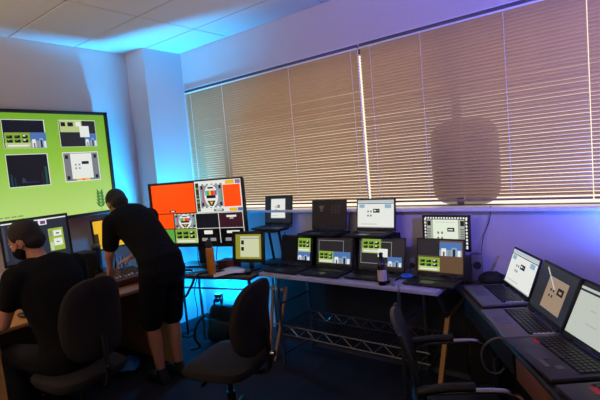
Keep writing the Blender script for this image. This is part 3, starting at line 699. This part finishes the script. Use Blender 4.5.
MB().box((0, 0, .09), (.075, .09, .18), bev=.01).build('cabinet', M_GREYP, sp); MB().cyl((0, -.046, .11), (0, -.049, .11), .026, n=16).build('speaker_cone', M_BLACKM, sp)
tag(MB().ell((0, 0, .018), (.05, .035, .018), 10, 6).build('blue_cloth', M_BLUEC, None, (-1.39, 2.86, TZ)), 'small blue crumpled cloth beside the brown screen laptop', 'cloth')
# cloth heap behind the farthest right laptop
ch = MB(); random.seed(5); ch.ell((0, 0, .02), (.09, .055, .05), 14, 9); ch.v = [(x*(1+random.uniform(-.1, .1)), y*(1+random.uniform(-.1, .1)), max(0, z*(1+random.uniform(-.1, .1)))) for x, y, z in ch.v]
tag(ch.build('black_pouch', M_BLACKM, None, (-.87, 3.035, .758)), 'black soft pouch behind the farthest laptop of the right worktop', 'pouch')
# clear crumpled wrapper glinting between right laptops
gw = MB(); random.seed(9); gw.ell((0, 0, .04), (.028, .028, .045), 9, 6); gw.v = [(x*(1+random.uniform(-.3, .3)), y*(1+random.uniform(-.3, .3)), max(0, z*(1+random.uniform(-.2, .2)))) for x, y, z in gw.v]
tag(gw.build('clear_wrapper', M_CHROME, None, (-.345, 2.34, .758)), 'shiny crumpled wrapper between the two nearer right laptops', 'wrapper')
mh = tag(MB().ell((0, 0, .015), (.03, .05, .017)).build('mouse', M_BLACK, None, (-2.66, 2.585, TZ+.002), R(60)), 'black mouse in front of the leftmost front laptop', 'mouse')

def cable(label, pts, r=.005, m=M_BLACK, name='cable', sm=6): return tag(MB().tube(pts, r, 7, smooth=sm).build(name, m), label, 'cable')
cable('thick black cable looping off the corner table behind the standing person', [(-3.2, 2.45, .80), (-3.3, 2.38, .80), (-3.34, 2.29, .70), (-3.25, 2.25, .60), (-3.12, 2.28, .62), (-3.05, 2.31, .72), (-3.02, 2.37, .80), (-2.9, 2.55, .795)], .010)
cable('thin cable hanging below the orange display', [(-3.35, 2.66, 1.0), (-3.30, 2.60, .88), (-3.22, 2.56, .80), (-3.1, 2.6, .787), (-2.99, 2.62, .79)], .004)
cable('second thin cable from the orange display to the small monitor', [(-3.15, 2.72, 1.0), (-3.12, 2.66, .86), (-3.05, 2.66, .80), (-2.96, 2.72, .79)], .004)
cable('thin black cable across the front edge of the corner table', [(-3.4, 2.33, .787), (-3.2, 2.40, .79), (-3.0, 2.52, .79), (-2.75, 2.52, .79), (-2.68, 2.56, .79)], .005)
cable('black cable trailing down behind the laptop stand', [(-2.62, 3.03, 1.05), (-2.60, 3.09, .9), (-2.61, 3.05, .80), (-2.57, 3.0, .79)], .005)
cable('grey cable hanging off the front of the right worktop', [(-.50, 2.10, .772), (-.60, 2.08, .773), (-.665, 2.09, .70), (-.66, 2.12, .60), (-.62, 2.16, .57), (-.59, 2.17, .60)], .005, M_GREYP)
cable('black laptop power cable along the back of the right worktop', [(-.80, 3.05, .768), (-.7, 3.06, .768), (-.5, 2.98, .768), (-.3, 2.85, .768), (-.15, 2.6, .768)], .006)
cable('thin cord rising from the pale speaker to the sill', [(-.955, 3.10, .93), (-.94, 3.135, 1.05), (-.90, 3.138, 1.15), (-.88, 3.12, 1.25)], .0025)
cable('thin cable hanging down the blue lit pier', [(-3.70, 2.98, .72), (-3.82, 3.0, .6), (-3.90, 2.98, .4), (-3.86, 2.96, .2), (-3.82, 2.9, .02)], .005)
cable('white cable draped under the corner table', [(-3.45, 2.82, .01), (-3.40, 2.84, .3), (-3.3, 2.92, .55), (-3.18, 2.95, .70)], .005, M_WHITE)
ex = cable('black cable coil hanging at the front of the brown screen laptop', [(-1.36, 2.66, .79), (-1.34, 2.632, .77), (-1.335, 2.63, .62), (-1.33, 2.66, .40)], .004, M_STEEL)

# backpack under the corner table
bp = thing('backpack', 'black backpack slumped on the floor under the corner table', 'backpack', (-3.33, 2.80, 0), R(20))
MB().box((0, 0, .185), (.30, .17, .37), M=Matrix.Rotation(R(9), 4, 'Y') @ Matrix.Rotation(R(-8), 4, 'X'), bev=.07, seg=4).build('bag_body', M_BLACKM, bp)
MB().box((0.0, -.085, .14), (.22, .07, .20), M=Matrix.Rotation(R(9), 4, 'Y') @ Matrix.Rotation(R(-8), 4, 'X'), bev=.03, seg=3).build('front_pocket', M_BLACK, bp)
MB().tube([(-.10, -.08, .30), (-.17, -.14, .22), (-.19, -.16, .10), (-.16, -.14, .01), (-.22, -.20, .006)], .013, 8, smooth=5).build('shoulder_strap', M_BLACK, bp)
MB().tube([(-.04, 0, .37), (-.03, 0, .42), (.03, 0, .42), (.04, 0, .37)], .010, 8, smooth=5).build('grab_handle', M_BLACK, bp)

# LED up-lights
def uplight(name, label, loc, col, power, glow, body_z, aim=None, cone=150):
    o = thing('led_uplight', label, 'lamp', (loc[0], loc[1], body_z))
    h = loc[2]-body_z
    MB().box((0, 0, .008), (.12, .10, .016), bev=.004).build('foot_plate', M_BLACK, o)
    MB().cyl((0, 0, .012), (0, 0, h-.17), .012, n=12).build('stand_pole', M_BLACK, o)
    MB().cyl((0, 0, h-.18), (0, 0, h-.05), .036, .046, n=20).build('housing', M_BLACK, o)
    MB().cyl((0, 0, h-.052), (0, 0, h-.046), .040, n=20).build('lens', glow, o)
    l = bpy.data.lights.new(name, 'SPOT' if aim else 'POINT'); l.color = col; l.energy = power; l.shadow_soft_size = .035
    if aim: l.spot_size = R(cone); l.spot_blend = 1.0; l.shadow_soft_size = .06
    q = bpy.data.objects.new('light_source', l); COL.objects.link(q); q.parent = o; q.location = (0, 0, h)
    if aim: q.rotation_euler = Vector(aim).to_track_quat('-Z', 'Y').to_euler()
    return o
p, c, e = LIGHTS['nook']; uplight('nook', 'cyan LED uplight in the nook between display and pier', p, c, e, M_GLOW, 0, (-.20, -.10, 1), 100)
p, c, e = LIGHTS['corner']; uplight('corner', 'cyan LED uplight on the floor behind the orange display', p, c, e, M_GLOW, 0)
p, c, e = LIGHTS['right']; uplight('right', 'violet blue LED uplight on the right worktop by the window wall', p, c, e, M_GLOWV, .757, (-.3, .55, .7), 150)

# violet wash light on a stand at the right side of the room
WL = thing('led_wash_light', 'violet LED wash light on a stand at the right side wall', 'lamp', (1.02, 1.15, 0))
wp = Vector((0, 0, 2.12)); wd = (Vector((-.75, 3.15, 2.15))-Vector((1.02, 1.15, 2.12))).normalized()
for k in range(3):
    a_ = 2*math.pi*k/3; MB().cyl((0, 0, .45), (.22*math.cos(a_), .22*math.sin(a_), .006), .010, n=8).build('tripod_leg', M_BLACK, WL)
MB().cyl((0, 0, .35), (0, 0, 2.05), .014, n=10).build('stand_pole', M_BLACK, WL)
MB().cyl(wp-wd*.14, wp+wd*.02, .07, .075, n=20).build('housing', M_BLACK, WL)
MB().cyl(wp+wd*.02, wp+wd*.024, .066, n=20).build('lens', M_GLOWV, WL)
l = bpy.data.lights.new('wash', 'SPOT'); l.energy = WASH; l.color = (.16, .13, 1); l.shadow_soft_size = .05; l.spot_size = R(84); l.spot_blend = 1
q = bpy.data.objects.new('light_source', l); COL.objects.link(q); q.parent = WL; q.location = wp+wd*.04; q.rotation_euler = wd.to_track_quat('-Z', 'Y').to_euler()

# warm desk lamp on the wooden desk, left of the frame
DL = thing('desk_lamp', 'warm desk lamp on the wooden desk left of the seated person', 'lamp', (-3.72, .62, DZ))
MB().lathe([(.08, 0), (.08, .012), (.015, .02)], n=20).build('lamp_base', M_BLACK, DL)
MB().tube([(0, 0, .01), (-.02, 0, .22), (.10, .02, .42)], .008, 8, smooth=4).build('lamp_arm', M_BLACK, DL)
MB().lathe([(.02, .44), (.035, .42), (.075, .35), (.072, .35), (.032, .415), (.018, .43)], (.11, .02, 0), 20).build('lamp_shade', M_BLACK, DL)
l = bpy.data.lights.new('desk_lamp', 'POINT'); l.energy = 7.0; l.color = (1, .62, .34); l.shadow_soft_size = .03
q = bpy.data.objects.new('light_source', l); COL.objects.link(q); q.parent = DL; q.location = (.11, .02, .37)

# warm floor uplighter added unseen behind the camera to brighten ceiling and walls
LU = thing('fill_uplighter', 'warm floor uplighter lamp added unseen behind the camera as fill', 'lamp', (-2.6, -1.3, 0))
MB().lathe([(.14, 0), (.14, .015), (.02, .03)], n=24).build('lamp_base', M_BLACK, LU)
MB().cyl((0, 0, .02), (0, 0, 1.72), .012, n=12).build('lamp_pole', M_BLACK, LU)
MB().lathe([(.02, 1.70), (.10, 1.74), (.17, 1.84), (.165, 1.84), (.095, 1.75), (.02, 1.715)], n=28).build('lamp_bowl', M_BLACK, LU)
l = bpy.data.lights.new('uplighter', 'POINT'); l.energy = AMBIENT_FILL; l.color = (1, .74, .54); l.shadow_soft_size = .04
q = bpy.data.objects.new('light_source', l); COL.objects.link(q); q.parent = LU; q.location = (0, 0, 1.80)

# ------------------------------------------------------------------ chairs
def office_chair(label, loc, rz, back_z=(.60, 1.06), bw=.43, seat_z=.47, badge=True):
    """local: +y is where the sitter faces"""
    o = thing('office_chair', label, 'chair', loc, R(rz), 'black fabric office chairs')
    MB().cyl((0, 0, .06), (0, 0, .13), .035, n=16).build('base_hub', M_BLACK, o)
    for k in range(5):
        a = 2*math.pi*k/5+.3; c, s_ = math.cos(a), math.sin(a)
        lg = MB().cyl((c*.02, s_*.02, .105), (c*.27, s_*.27, .075), .022, .014, n=8).build('base_leg', M_BLACK, o)
        MB().cyl((c*.27-s_*.02, s_*.27+c*.02, .025), (c*.27+s_*.02, s_*.27-c*.02, .025), .025, n=14).cyl((c*.27, s_*.27, .04), (c*.27, s_*.27, .08), .008, n=8).build('caster', M_BLACKM, lg)
    MB().cyl((0, 0, .12), (0, 0, .26), .028, n=14).cyl((0, 0, .26), (0, 0, seat_z-.07), .016, n=12).build('gas_column', M_BLACK, o)
    MB().box((0, -.02, seat_z-.062), (.18, .24, .03), bev=.006).build('mechanism', M_BLACK, o)
    # seat: rounded slab
    sm = MB(); n = 28; R_ = []
    def outl(k, sc): 
        a = 2*math.pi*k/n; c, s_ = math.cos(a), math.sin(a); e = .55
        return Vector((.245*sc*math.copysign(abs(c)**e, c), .235*sc*math.copysign(abs(s_)**e, s_), 0))
    for z, sc in ((-.048, .86), (-.044, .95), (-.015, 1.0), (.008, .985), (.022, .92), (.028, .75), (.026, .4)):
        for k in range(n): 
            p = outl(k, sc); sm.v.append((p.x, p.y, z+seat_z - (.03 if p.y > .16 else 0)*((p.y-.16)/.08 if p.y > .16 else 0)))
    L = 7
    sm.f = [(i*n+k, i*n+(k+1) % n, (i+1)*n+(k+1) % n, (i+1)*n+k) for i in range(L-1) for k in range(n)] + [tuple(range(n-1, -1, -1)), tuple(range((L-1)*n, L*n))]
    sm.m = [0]*len(sm.f); sm.build('seat', M_FAB, o)
    # backrest: curved rounded slab
    bm_ = MB(); z0, z1 = back_z; zc = (z0+z1)/2; hh = (z1-z0)/2; n = 32
    def bo(k, sc):
        a = 2*math.pi*k/n; c, s_ = math.cos(a), math.sin(a); e = .62
        x = bw/2*sc*math.copysign(abs(c)**e, c); z = hh*sc*math.copysign(abs(s_)**e, s_)
        x *= (1-.10*(z/hh)) if z > 0 else (1+.02*(z/hh))
        return x, z
    for dy, sc in ((-.045, .3), (-.045, .7), (-.04, .9), (-.025, .99), (0, 1.0), (.018, .97), (.028, .88), (.026, .6), (.02, .25)):
        for k in range(n):
            x, z = bo(k, sc); bm_.v.append((x, -.235+dy+.9*x*x-.10*(z/hh if z > 0 else 0)*.4+.02*math.cos(3*z), zc+z))
    L = 9
    bm_.f = [(i*n+k, i*n+(k+1) % n, (i+1)*n+(k+1) % n, (i+1)*n+k) for i in range(L-1) for k in range(n)] + [tuple(range(n-1, -1, -1)), tuple(range((L-1)*n, L*n))]
    bm_.m = [0]*len(bm_.f); br = bm_.build('backrest', M_FAB, o)
    if badge: MB().box((.0, -.30, z1-.045), (.022, .004, .008)).build('badge', M_CHROME, br)
    MB().tube([(0, -.10, seat_z-.065), (0, -.25, seat_z-.06), (0, -.295, seat_z+.02), (0, -.287, z0+.16)], .016, 10, smooth=5).build('back_bar', M_BLACK, o)
    MB().cyl((.05, -.06, seat_z-.062), (.23, -.08, seat_z-.070), .006, n=8).cyl((.20, -.08, seat_z-.07), (.25, -.08, seat_z-.072), .011, n=10).build('lever', M_CHROME, o)
    MB().cyl((-.05, .02, seat_z-.062), (-.22, .04, seat_z-.070), .006, n=8).cyl((-.19, .04, seat_z-.07), (-.24, .04, seat_z-.072), .012, n=10).build('lever', M_CHROME, o)
    kn_ = MB().cyl((0, -.31, seat_z+.06), (0, -.335, seat_z+.06), .02, n=12).build('height_knob', M_CHROME, o)
    return o
office_chair('black fabric office chair under the seated person, seen from behind', (-2.915, 1.28, 0), 96, (.57, 1.07), .40)
office_chair('empty black office chair turned sideways in the middle of the floor', (-2.14, 1.83, 0), 106, (.53, .97), .42, badge=False)

# visitor armchair with chrome arms
AC = thing('arm_chair', 'black armchair with chrome tube arms drawn up to the right worktop', 'chair', (-.785, 1.965, 0), R(-61))
MB().box((0, .045, .43), (.44, .40, .055), bev=.02, seg=3).build('seat', M_BLACK, AC)
for s_ in (-1, 1):
    x = s_*.255
    MB().tube([(x, -.13, .655), (x, .10, .665), (x, .20, .655), (x, .255, .60), (x, .27, .45), (x, .275, .02)], .0125, 10, smooth=6).build('front_leg', M_CHROME, AC)
    MB().tube([(x, .275, .014), (x, -.17, .014)], .0125, 10).build('floor_runner', M_CHROME, AC)
    MB().tube([(x, -.155, .66), (x, -.05, .677), (x, .07, .680)], .020, 10, smooth=4).build('arm_pad', M_BLACK, AC)
    MB().tube([(x, -.13, .655), (x*.95, -.145, .45), (x*.94, -.165, .02)], .0125, 10, smooth=6).build('rear_leg', M_BLACK, AC)
    MB().tube([(x*.93, -.145, .45), (x*.93, -.145, .62), (x*.9, -.175, .78), (x*.82, -.21, .885)], .0115, 10, smooth=6).build('back_post', M_BLACK, AC)
MB().cyl((-.235, -.145, .40), (.235, -.145, .40), .011, n=8).build('seat_rail', M_BLACK, AC)
MB().cyl((-.25, .20, .40), (.25, .20, .40), .011, n=8).build('seat_rail', M_BLACK, AC)
bk = MB(); nx, nz = 10, 8
for s_ in (0, 1):
    for j in range(nz+1):
        for i in range(nx+1):
            u = -1+2*i/nx; v = j/nz; z = .52+.38*v
            bk.v.append((u*(.225-.03*v*v), -.135-.085*v*v - .022*(1-u*u) + (.018 if s_ else 0), z - .02*u*u*v))
S = (nx+1)*(nz+1)
for j in range(nz):
    for i in range(nx):
        a = j*(nx+1)+i; bk.f += [(a, a+1, a+nx+2, a+nx+1), (S+a, S+a+nx+1, S+a+nx+2, S+a+1)]
for i in range(nx): bk.f += [(i, S+i, S+i+1, i+1), (nz*(nx+1)+i, nz*(nx+1)+i+1, S+nz*(nx+1)+i+1, S+nz*(nx+1)+i)]
for j in range(nz): a = j*(nx+1); c = a+nx+1; bk.f += [(a, c, S+c, S+a), (a+nx, S+a+nx, S+c+nx, c+nx)]
bk.m = [0]*len(bk.f); bk.build('backrest', M_BLACK, AC)

# ------------------------------------------------------------------ people
def remeshed(mb, name, m, parent=None, loc=(0, 0, 0), rz=0, voxel=.010, smooth=6):
    me = bpy.data.meshes.new(name); me.from_pydata(mb.v, [], mb.f)
    bm = bmesh.new(); bm.from_mesh(me); bmesh.ops.recalc_face_normals(bm, faces=bm.faces); bm.to_mesh(me); bm.free()
    t = bpy.data.objects.new('tmp', me); COL.objects.link(t)
    r = t.modifiers.new('r', 'REMESH'); r.mode = 'VOXEL'; r.voxel_size = voxel
    if smooth: s_ = t.modifiers.new('s', 'SMOOTH'); s_.iterations = smooth; s_.factor = .5
    dg = bpy.context.evaluated_depsgraph_get(); me2 = bpy.data.meshes.new_from_object(t.evaluated_get(dg))
    bpy.data.objects.remove(t); bpy.data.meshes.remove(me)
    me2.name = name; me2.materials.clear(); me2.materials.append(m); me2.polygons.foreach_set('use_smooth', [True]*len(me2.polygons))
    o = bpy.data.objects.new(name, me2); COL.objects.link(o); o.location = loc; o.rotation_euler = (0, 0, rz)
    if parent: o.parent = parent
    return o
def torso(mb, pts, infl=0):
    """pts: (centre, half width, half depth, side vector)"""
    rg = []; n = len(pts)
    for i, (p, a, b_, sd) in enumerate(pts):
        t = (Vector(pts[min(i+1, n-1)][0]) - Vector(pts[max(i-1, 0)][0])).normalized(); x = Vector(sd); x = (x - t*x.dot(t)).normalized()
        rg.append((Vector(p), a+infl, b_+infl, x, t.cross(x)))
    mb.rings(rg, 22)
def head(mb, c, Q):
    """head about 0.235 tall; Q turns it (local: y = face direction, z = crown)"""
    P = lambda v: Vector(c) + Q @ Vector(v)
    mb.ell(P((0, -.012, .025)), (.076, .096, .090), 18, 12, rot=Q)
    mb.ell(P((0, .018, -.035)), (.060, .074, .082), 16, 10, rot=Q)
    mb.ell(P((0, .030, -.085)), (.040, .045, .034), 12, 8, rot=Q)
    mb.cone(P((0, .088, .012)), .010, P((0, .106, -.026)), .013)
    mb.cone(P((-.032, .080, .022)), .010, P((.032, .080, .022)), .010)
    mb.ell(P((0, .088, -.060)), (.022, .010, .010), 10, 6, rot=Q)
    for s_ in (-1, 1):
        mb.ell(P((s_*.078, -.005, -.012)), (.010, .020, .032), 10, 8, rot=Q)
        mb.ell(P((s_*.040, .065, -.025)), (.022, .018, .020), 10, 8, rot=Q)
def hand(mb, wrist, d, palm_n, side, curl=.5, right=True):
    """palm along d, palm_n points out of the palm, side points to the thumb"""
    d = Vector(d).normalized(); s_ = Vector(side); s_ = (s_-d*s_.dot(d)).normalized(); pn = Vector(palm_n); pn = (pn-d*pn.dot(d)-s_*pn.dot(s_)).normalized()
    w = Vector(wrist); Q = Matrix((s_, d, pn)).transposed()
    mb.ell(w+d*.050, (.040, .052, .016), 14, 9, rot=Q)
    for k, L in enumerate((.072, .080, .075, .060)):
        b_ = w + d*.088 + s_*(.028-.019*k)
        p1 = b_ + d*L*.45 + pn*L*.12*curl; p2 = p1 + (d*math.cos(curl)+pn*math.sin(curl))*L*.32; p3 = p2 + (d*math.cos(1.9*curl)+pn*math.sin(1.9*curl))*L*.26
        mb.cone(b_-d*.02, .0095, p1, .0085, 8); mb.cone(p1, .0085, p2, .0078, 8); mb.cone(p2, .0078, p3, .0068, 8)
    t0 = w + d*.030 + s_*.030; t1 = t0 + (d*.5+s_*.75+pn*.3).normalized()*.040; t2 = t1 + (d*.85+s_*.3+pn*.3).normalized()*.032
    mb.cone(t0, .012, t1, .0105, 8); mb.cone(t1, .0105, t2, .0085, 8)

def person(label, loc, rz, J, headQ, clothes, mask=False):
    body = MB(); X = (1, 0, 0)
    torso(body, J['torso']); 
    body.cone(J['neck'][0], .056, J['neck'][1], .052)
    head(body, J['head'], headQ)
    for s_ in ('l', 'r'):
        a = J['arm_'+s_]; body.cone(a[0], .052, a[1], .040); body.cone(a[1], .041, a[2], .027); body.ell(a[0], (.062, .062, .062))
        hand(body, a[2], *J['hand_'+s_])
        g = J['leg_'+s_]; body.cone(g[0], .088, g[1], .056); body.cone(g[1], .054, Vector(g[1]).lerp(Vector(g[2]), .35), .056); body.cone(Vector(g[1]).lerp(Vector(g[2]), .35), .056, g[2], .034)
        body.cone(g[2], .036, g[3], .030)
    o = remeshed(body, 'person', M_SKIN, None, loc, R(rz), .0085, 4); tag(o, label, 'person')
    for n, mb, m, vox in clothes: remeshed(mb, n, m, o, voxel=vox, smooth=8)
    P = lambda v: Vector(J['head']) + headQ @ Vector(v)
    hr = MB(); hr.ell(P((0, -.022, .034)), (.083, .098, .093), 20, 12, rot=headQ); hr.ell(P((0, -.045, -.02)), (.074, .070, .075), 16, 10, rot=headQ)
    remeshed(hr, 'hair', M_HAIR, o, voxel=.008, smooth=3)
    for s_ in (-1, 1):
        MB().ell(P((s_*.031, .078, .002)), (.012, .012, .009), 12, 8, mat('eye_white', (230, 226, 220), .3)).ell(P((s_*.031, .0875, .002)), (.005, .003, .005), 8, 6, mat('eye_iris', (30, 20, 16), .3)).build('eye', None, o)
    if mask:
        mk = MB(); mk.ell(P((0, .045, -.056)), (.066, .072, .058), 18, 12, rot=headQ); remeshed(mk, 'face_mask', M_SHIRT, o, voxel=.008, smooth=3)
        for s_ in (-1, 1): MB().tube([P((s_*.055, .060, -.03)), P((s_*.075, .02, -.012)), P((s_*.083, -.01, .012))], .003, 6, smooth=4).tube([P((s_*.055, .055, -.08)), P((s_*.076, .015, -.05)), P((s_*.083, -.015, -.030))], .003, 6, smooth=4).build('mask_loop', M_SHIRT, o)
    return o

# standing person bent over the mixer
X = (1, 0, 0)
TS = [((0, -.10, .86), .15, .11, X), ((0, -.10, .95), .172, .125, X), ((0, -.03, 1.06), .158, .115, X), ((0, .085, 1.18), .165, .120, X), ((0, .195, 1.28), .180, .122, X), ((0, .28, 1.345), .165, .095, X), ((0, .325, 1.37), .085, .065, X)]
JS = dict(torso=TS, neck=((0, .30, 1.355), (0, .385, 1.41)), head=(0, .42, 1.435),
          arm_l=((-.17, .245, 1.295), (-.19, .30, 1.04), (-.15, .37, .925)), arm_r=((.19, .255, 1.30), (.25, .34, 1.06), (.10, .45, .955)),
          hand_l=((.05, .35, -1), (.1, -1, -.3), (1, 0, 0), .5), hand_r=((-.75, .5, -.35), (0, .2, -1), (-.3, -1, 0), .5),
          leg_l=((-.088, -.10, .90), (-.085, -.01, .49), (-.075, -.045, .085), (-.075, .01, .045)), leg_r=((.088, -.10, .90), (.10, -.03, .49), (.085, -.065, .085), (.085, -.01, .045)))
sh_ = MB(); torso(sh_, TS[1:], .014)
for k, s_ in (('arm_l', -1), ('arm_r', 1)):
    a = JS[k]; p = Vector(a[0]); q = Vector(a[1]); sh_.cone(p, .078, p.lerp(q, .68), .066); 
sh_.cone((-.10, .285, 1.34), .062, (.10, .285, 1.34), .062)
st_ = MB(); torso(st_, [((0, -.10, .80), .15, .115, X), ((0, -.10, .90), .178, .135, X), ((0, -.09, .99), .176, .130, X), ((0, -.045, 1.04), .168, .125, X)], .012)
for k in ('leg_l', 'leg_r'):
    g = JS[k]; p = Vector(g[0]); q = Vector(g[1]); st_.cone(p, .112, p.lerp(q, .55), .100); st_.cone(p.lerp(q, .5), .100, p.lerp(q, .98), .088)
def shoes(J, fdir):
    out = MB()
    for k in ('leg_l', 'leg_r'):
        a = Vector(J[k][2]); f = Vector(fdir).normalized()
        out.cone(a+Vector((0, 0, .005)), .043, Vector((a.x, a.y, .05))-f*.02, .046); out.cone(Vector((a.x, a.y, .045))-f*.03, .044, Vector((a.x, a.y, .036))+f*.13, .036)
        out.box(Vector((a.x, a.y, .014))+f*.05, (.082, .25, .028), bev=.008)
    return out
HQ = Euler((R(-48), R(0), R(-6))).to_matrix()
SP = person('standing person in black t-shirt and shorts bending over the mixer', (-3.205, 2.08, 0), 92, JS, HQ, [('t_shirt', sh_, M_SHIRT, .010), ('shorts', st_, M_SHORT, .010), ('shoes', shoes(JS, (0, 1, 0)), M_BLACKM, .008)])
MB().box((0, -.205, 1.0), (.10, .02, .05), bev=.006).build('belt_pouch', M_BLACKM, SP)

# seated person with face mask
TT = [((0, -.02, .50), .165, .12, X), ((0, -.03, .58), .175, .125, X), ((0, -.01, .72), .160, .118, X), ((-.01, .03, .89), .182, .122, X), ((-.02, .07, 1.05), .198, .118, X), ((-.03, .10, 1.15), .168, .09, X), ((-.035, .115, 1.19), .088, .066, X)]
JT = dict(torso=TT, neck=((-.035, .11, 1.16), (-.06, .15, 1.25)), head=(-.080, .175, 1.315),
          arm_l=((-.215, .085, 1.10), (-.275, .17, .83), (-.36, .41, .795)), arm_r=((.175, .095, 1.10), (.27, .20, .83), (.16, .44, .80)),
          hand_l=((.2, 1, -.12), (0, 0, -1), (1, 0, 0), .35), hand_r=((-.2, 1, -.12), (0, 0, -1), (-1, 0, 0), .35),
          leg_l=((-.095, .02, .555), (-.13, .43, .55), (-.13, .38, .09), (-.13, .44, .045)), leg_r=((.095, .02, .555), (.13, .43, .55), (.13, .38, .09), (.13, .44, .045)))
s2 = MB(); torso(s2, TT, .016)
for k in ('arm_l', 'arm_r'):
    a = JT[k]; p = Vector(a[0]); q = Vector(a[1]); s2.cone(p, .078, p.lerp(q, .50), .068)
s2.cone((-.13, .10, 1.14), .066, (.07, .10, 1.14), .066)
t2 = MB(); torso(t2, [((0, -.02, .53), .17, .125, X), ((0, -.03, .60), .178, .13, X), ((0, -.02, .68), .17, .125, X)], .010)
for k in ('leg_l', 'leg_r'):
    g = JT[k]; t2.cone(g[0], .098, g[1], .072); t2.cone(g[1], .072, g[2], .058)
HQ2 = Euler((R(-26), R(-8), R(34))).to_matrix()
person('seated person in black t-shirt and dark face mask at the wooden desk', (-2.975, 1.25, 0), 98, JT, HQ2, [('t_shirt', s2, M_SHIRT, .010), ('trousers', t2, M_SHORT, .010), ('shoes', shoes(JT, (0, 1, 0)), M_BLACKM, .008)], mask=True)
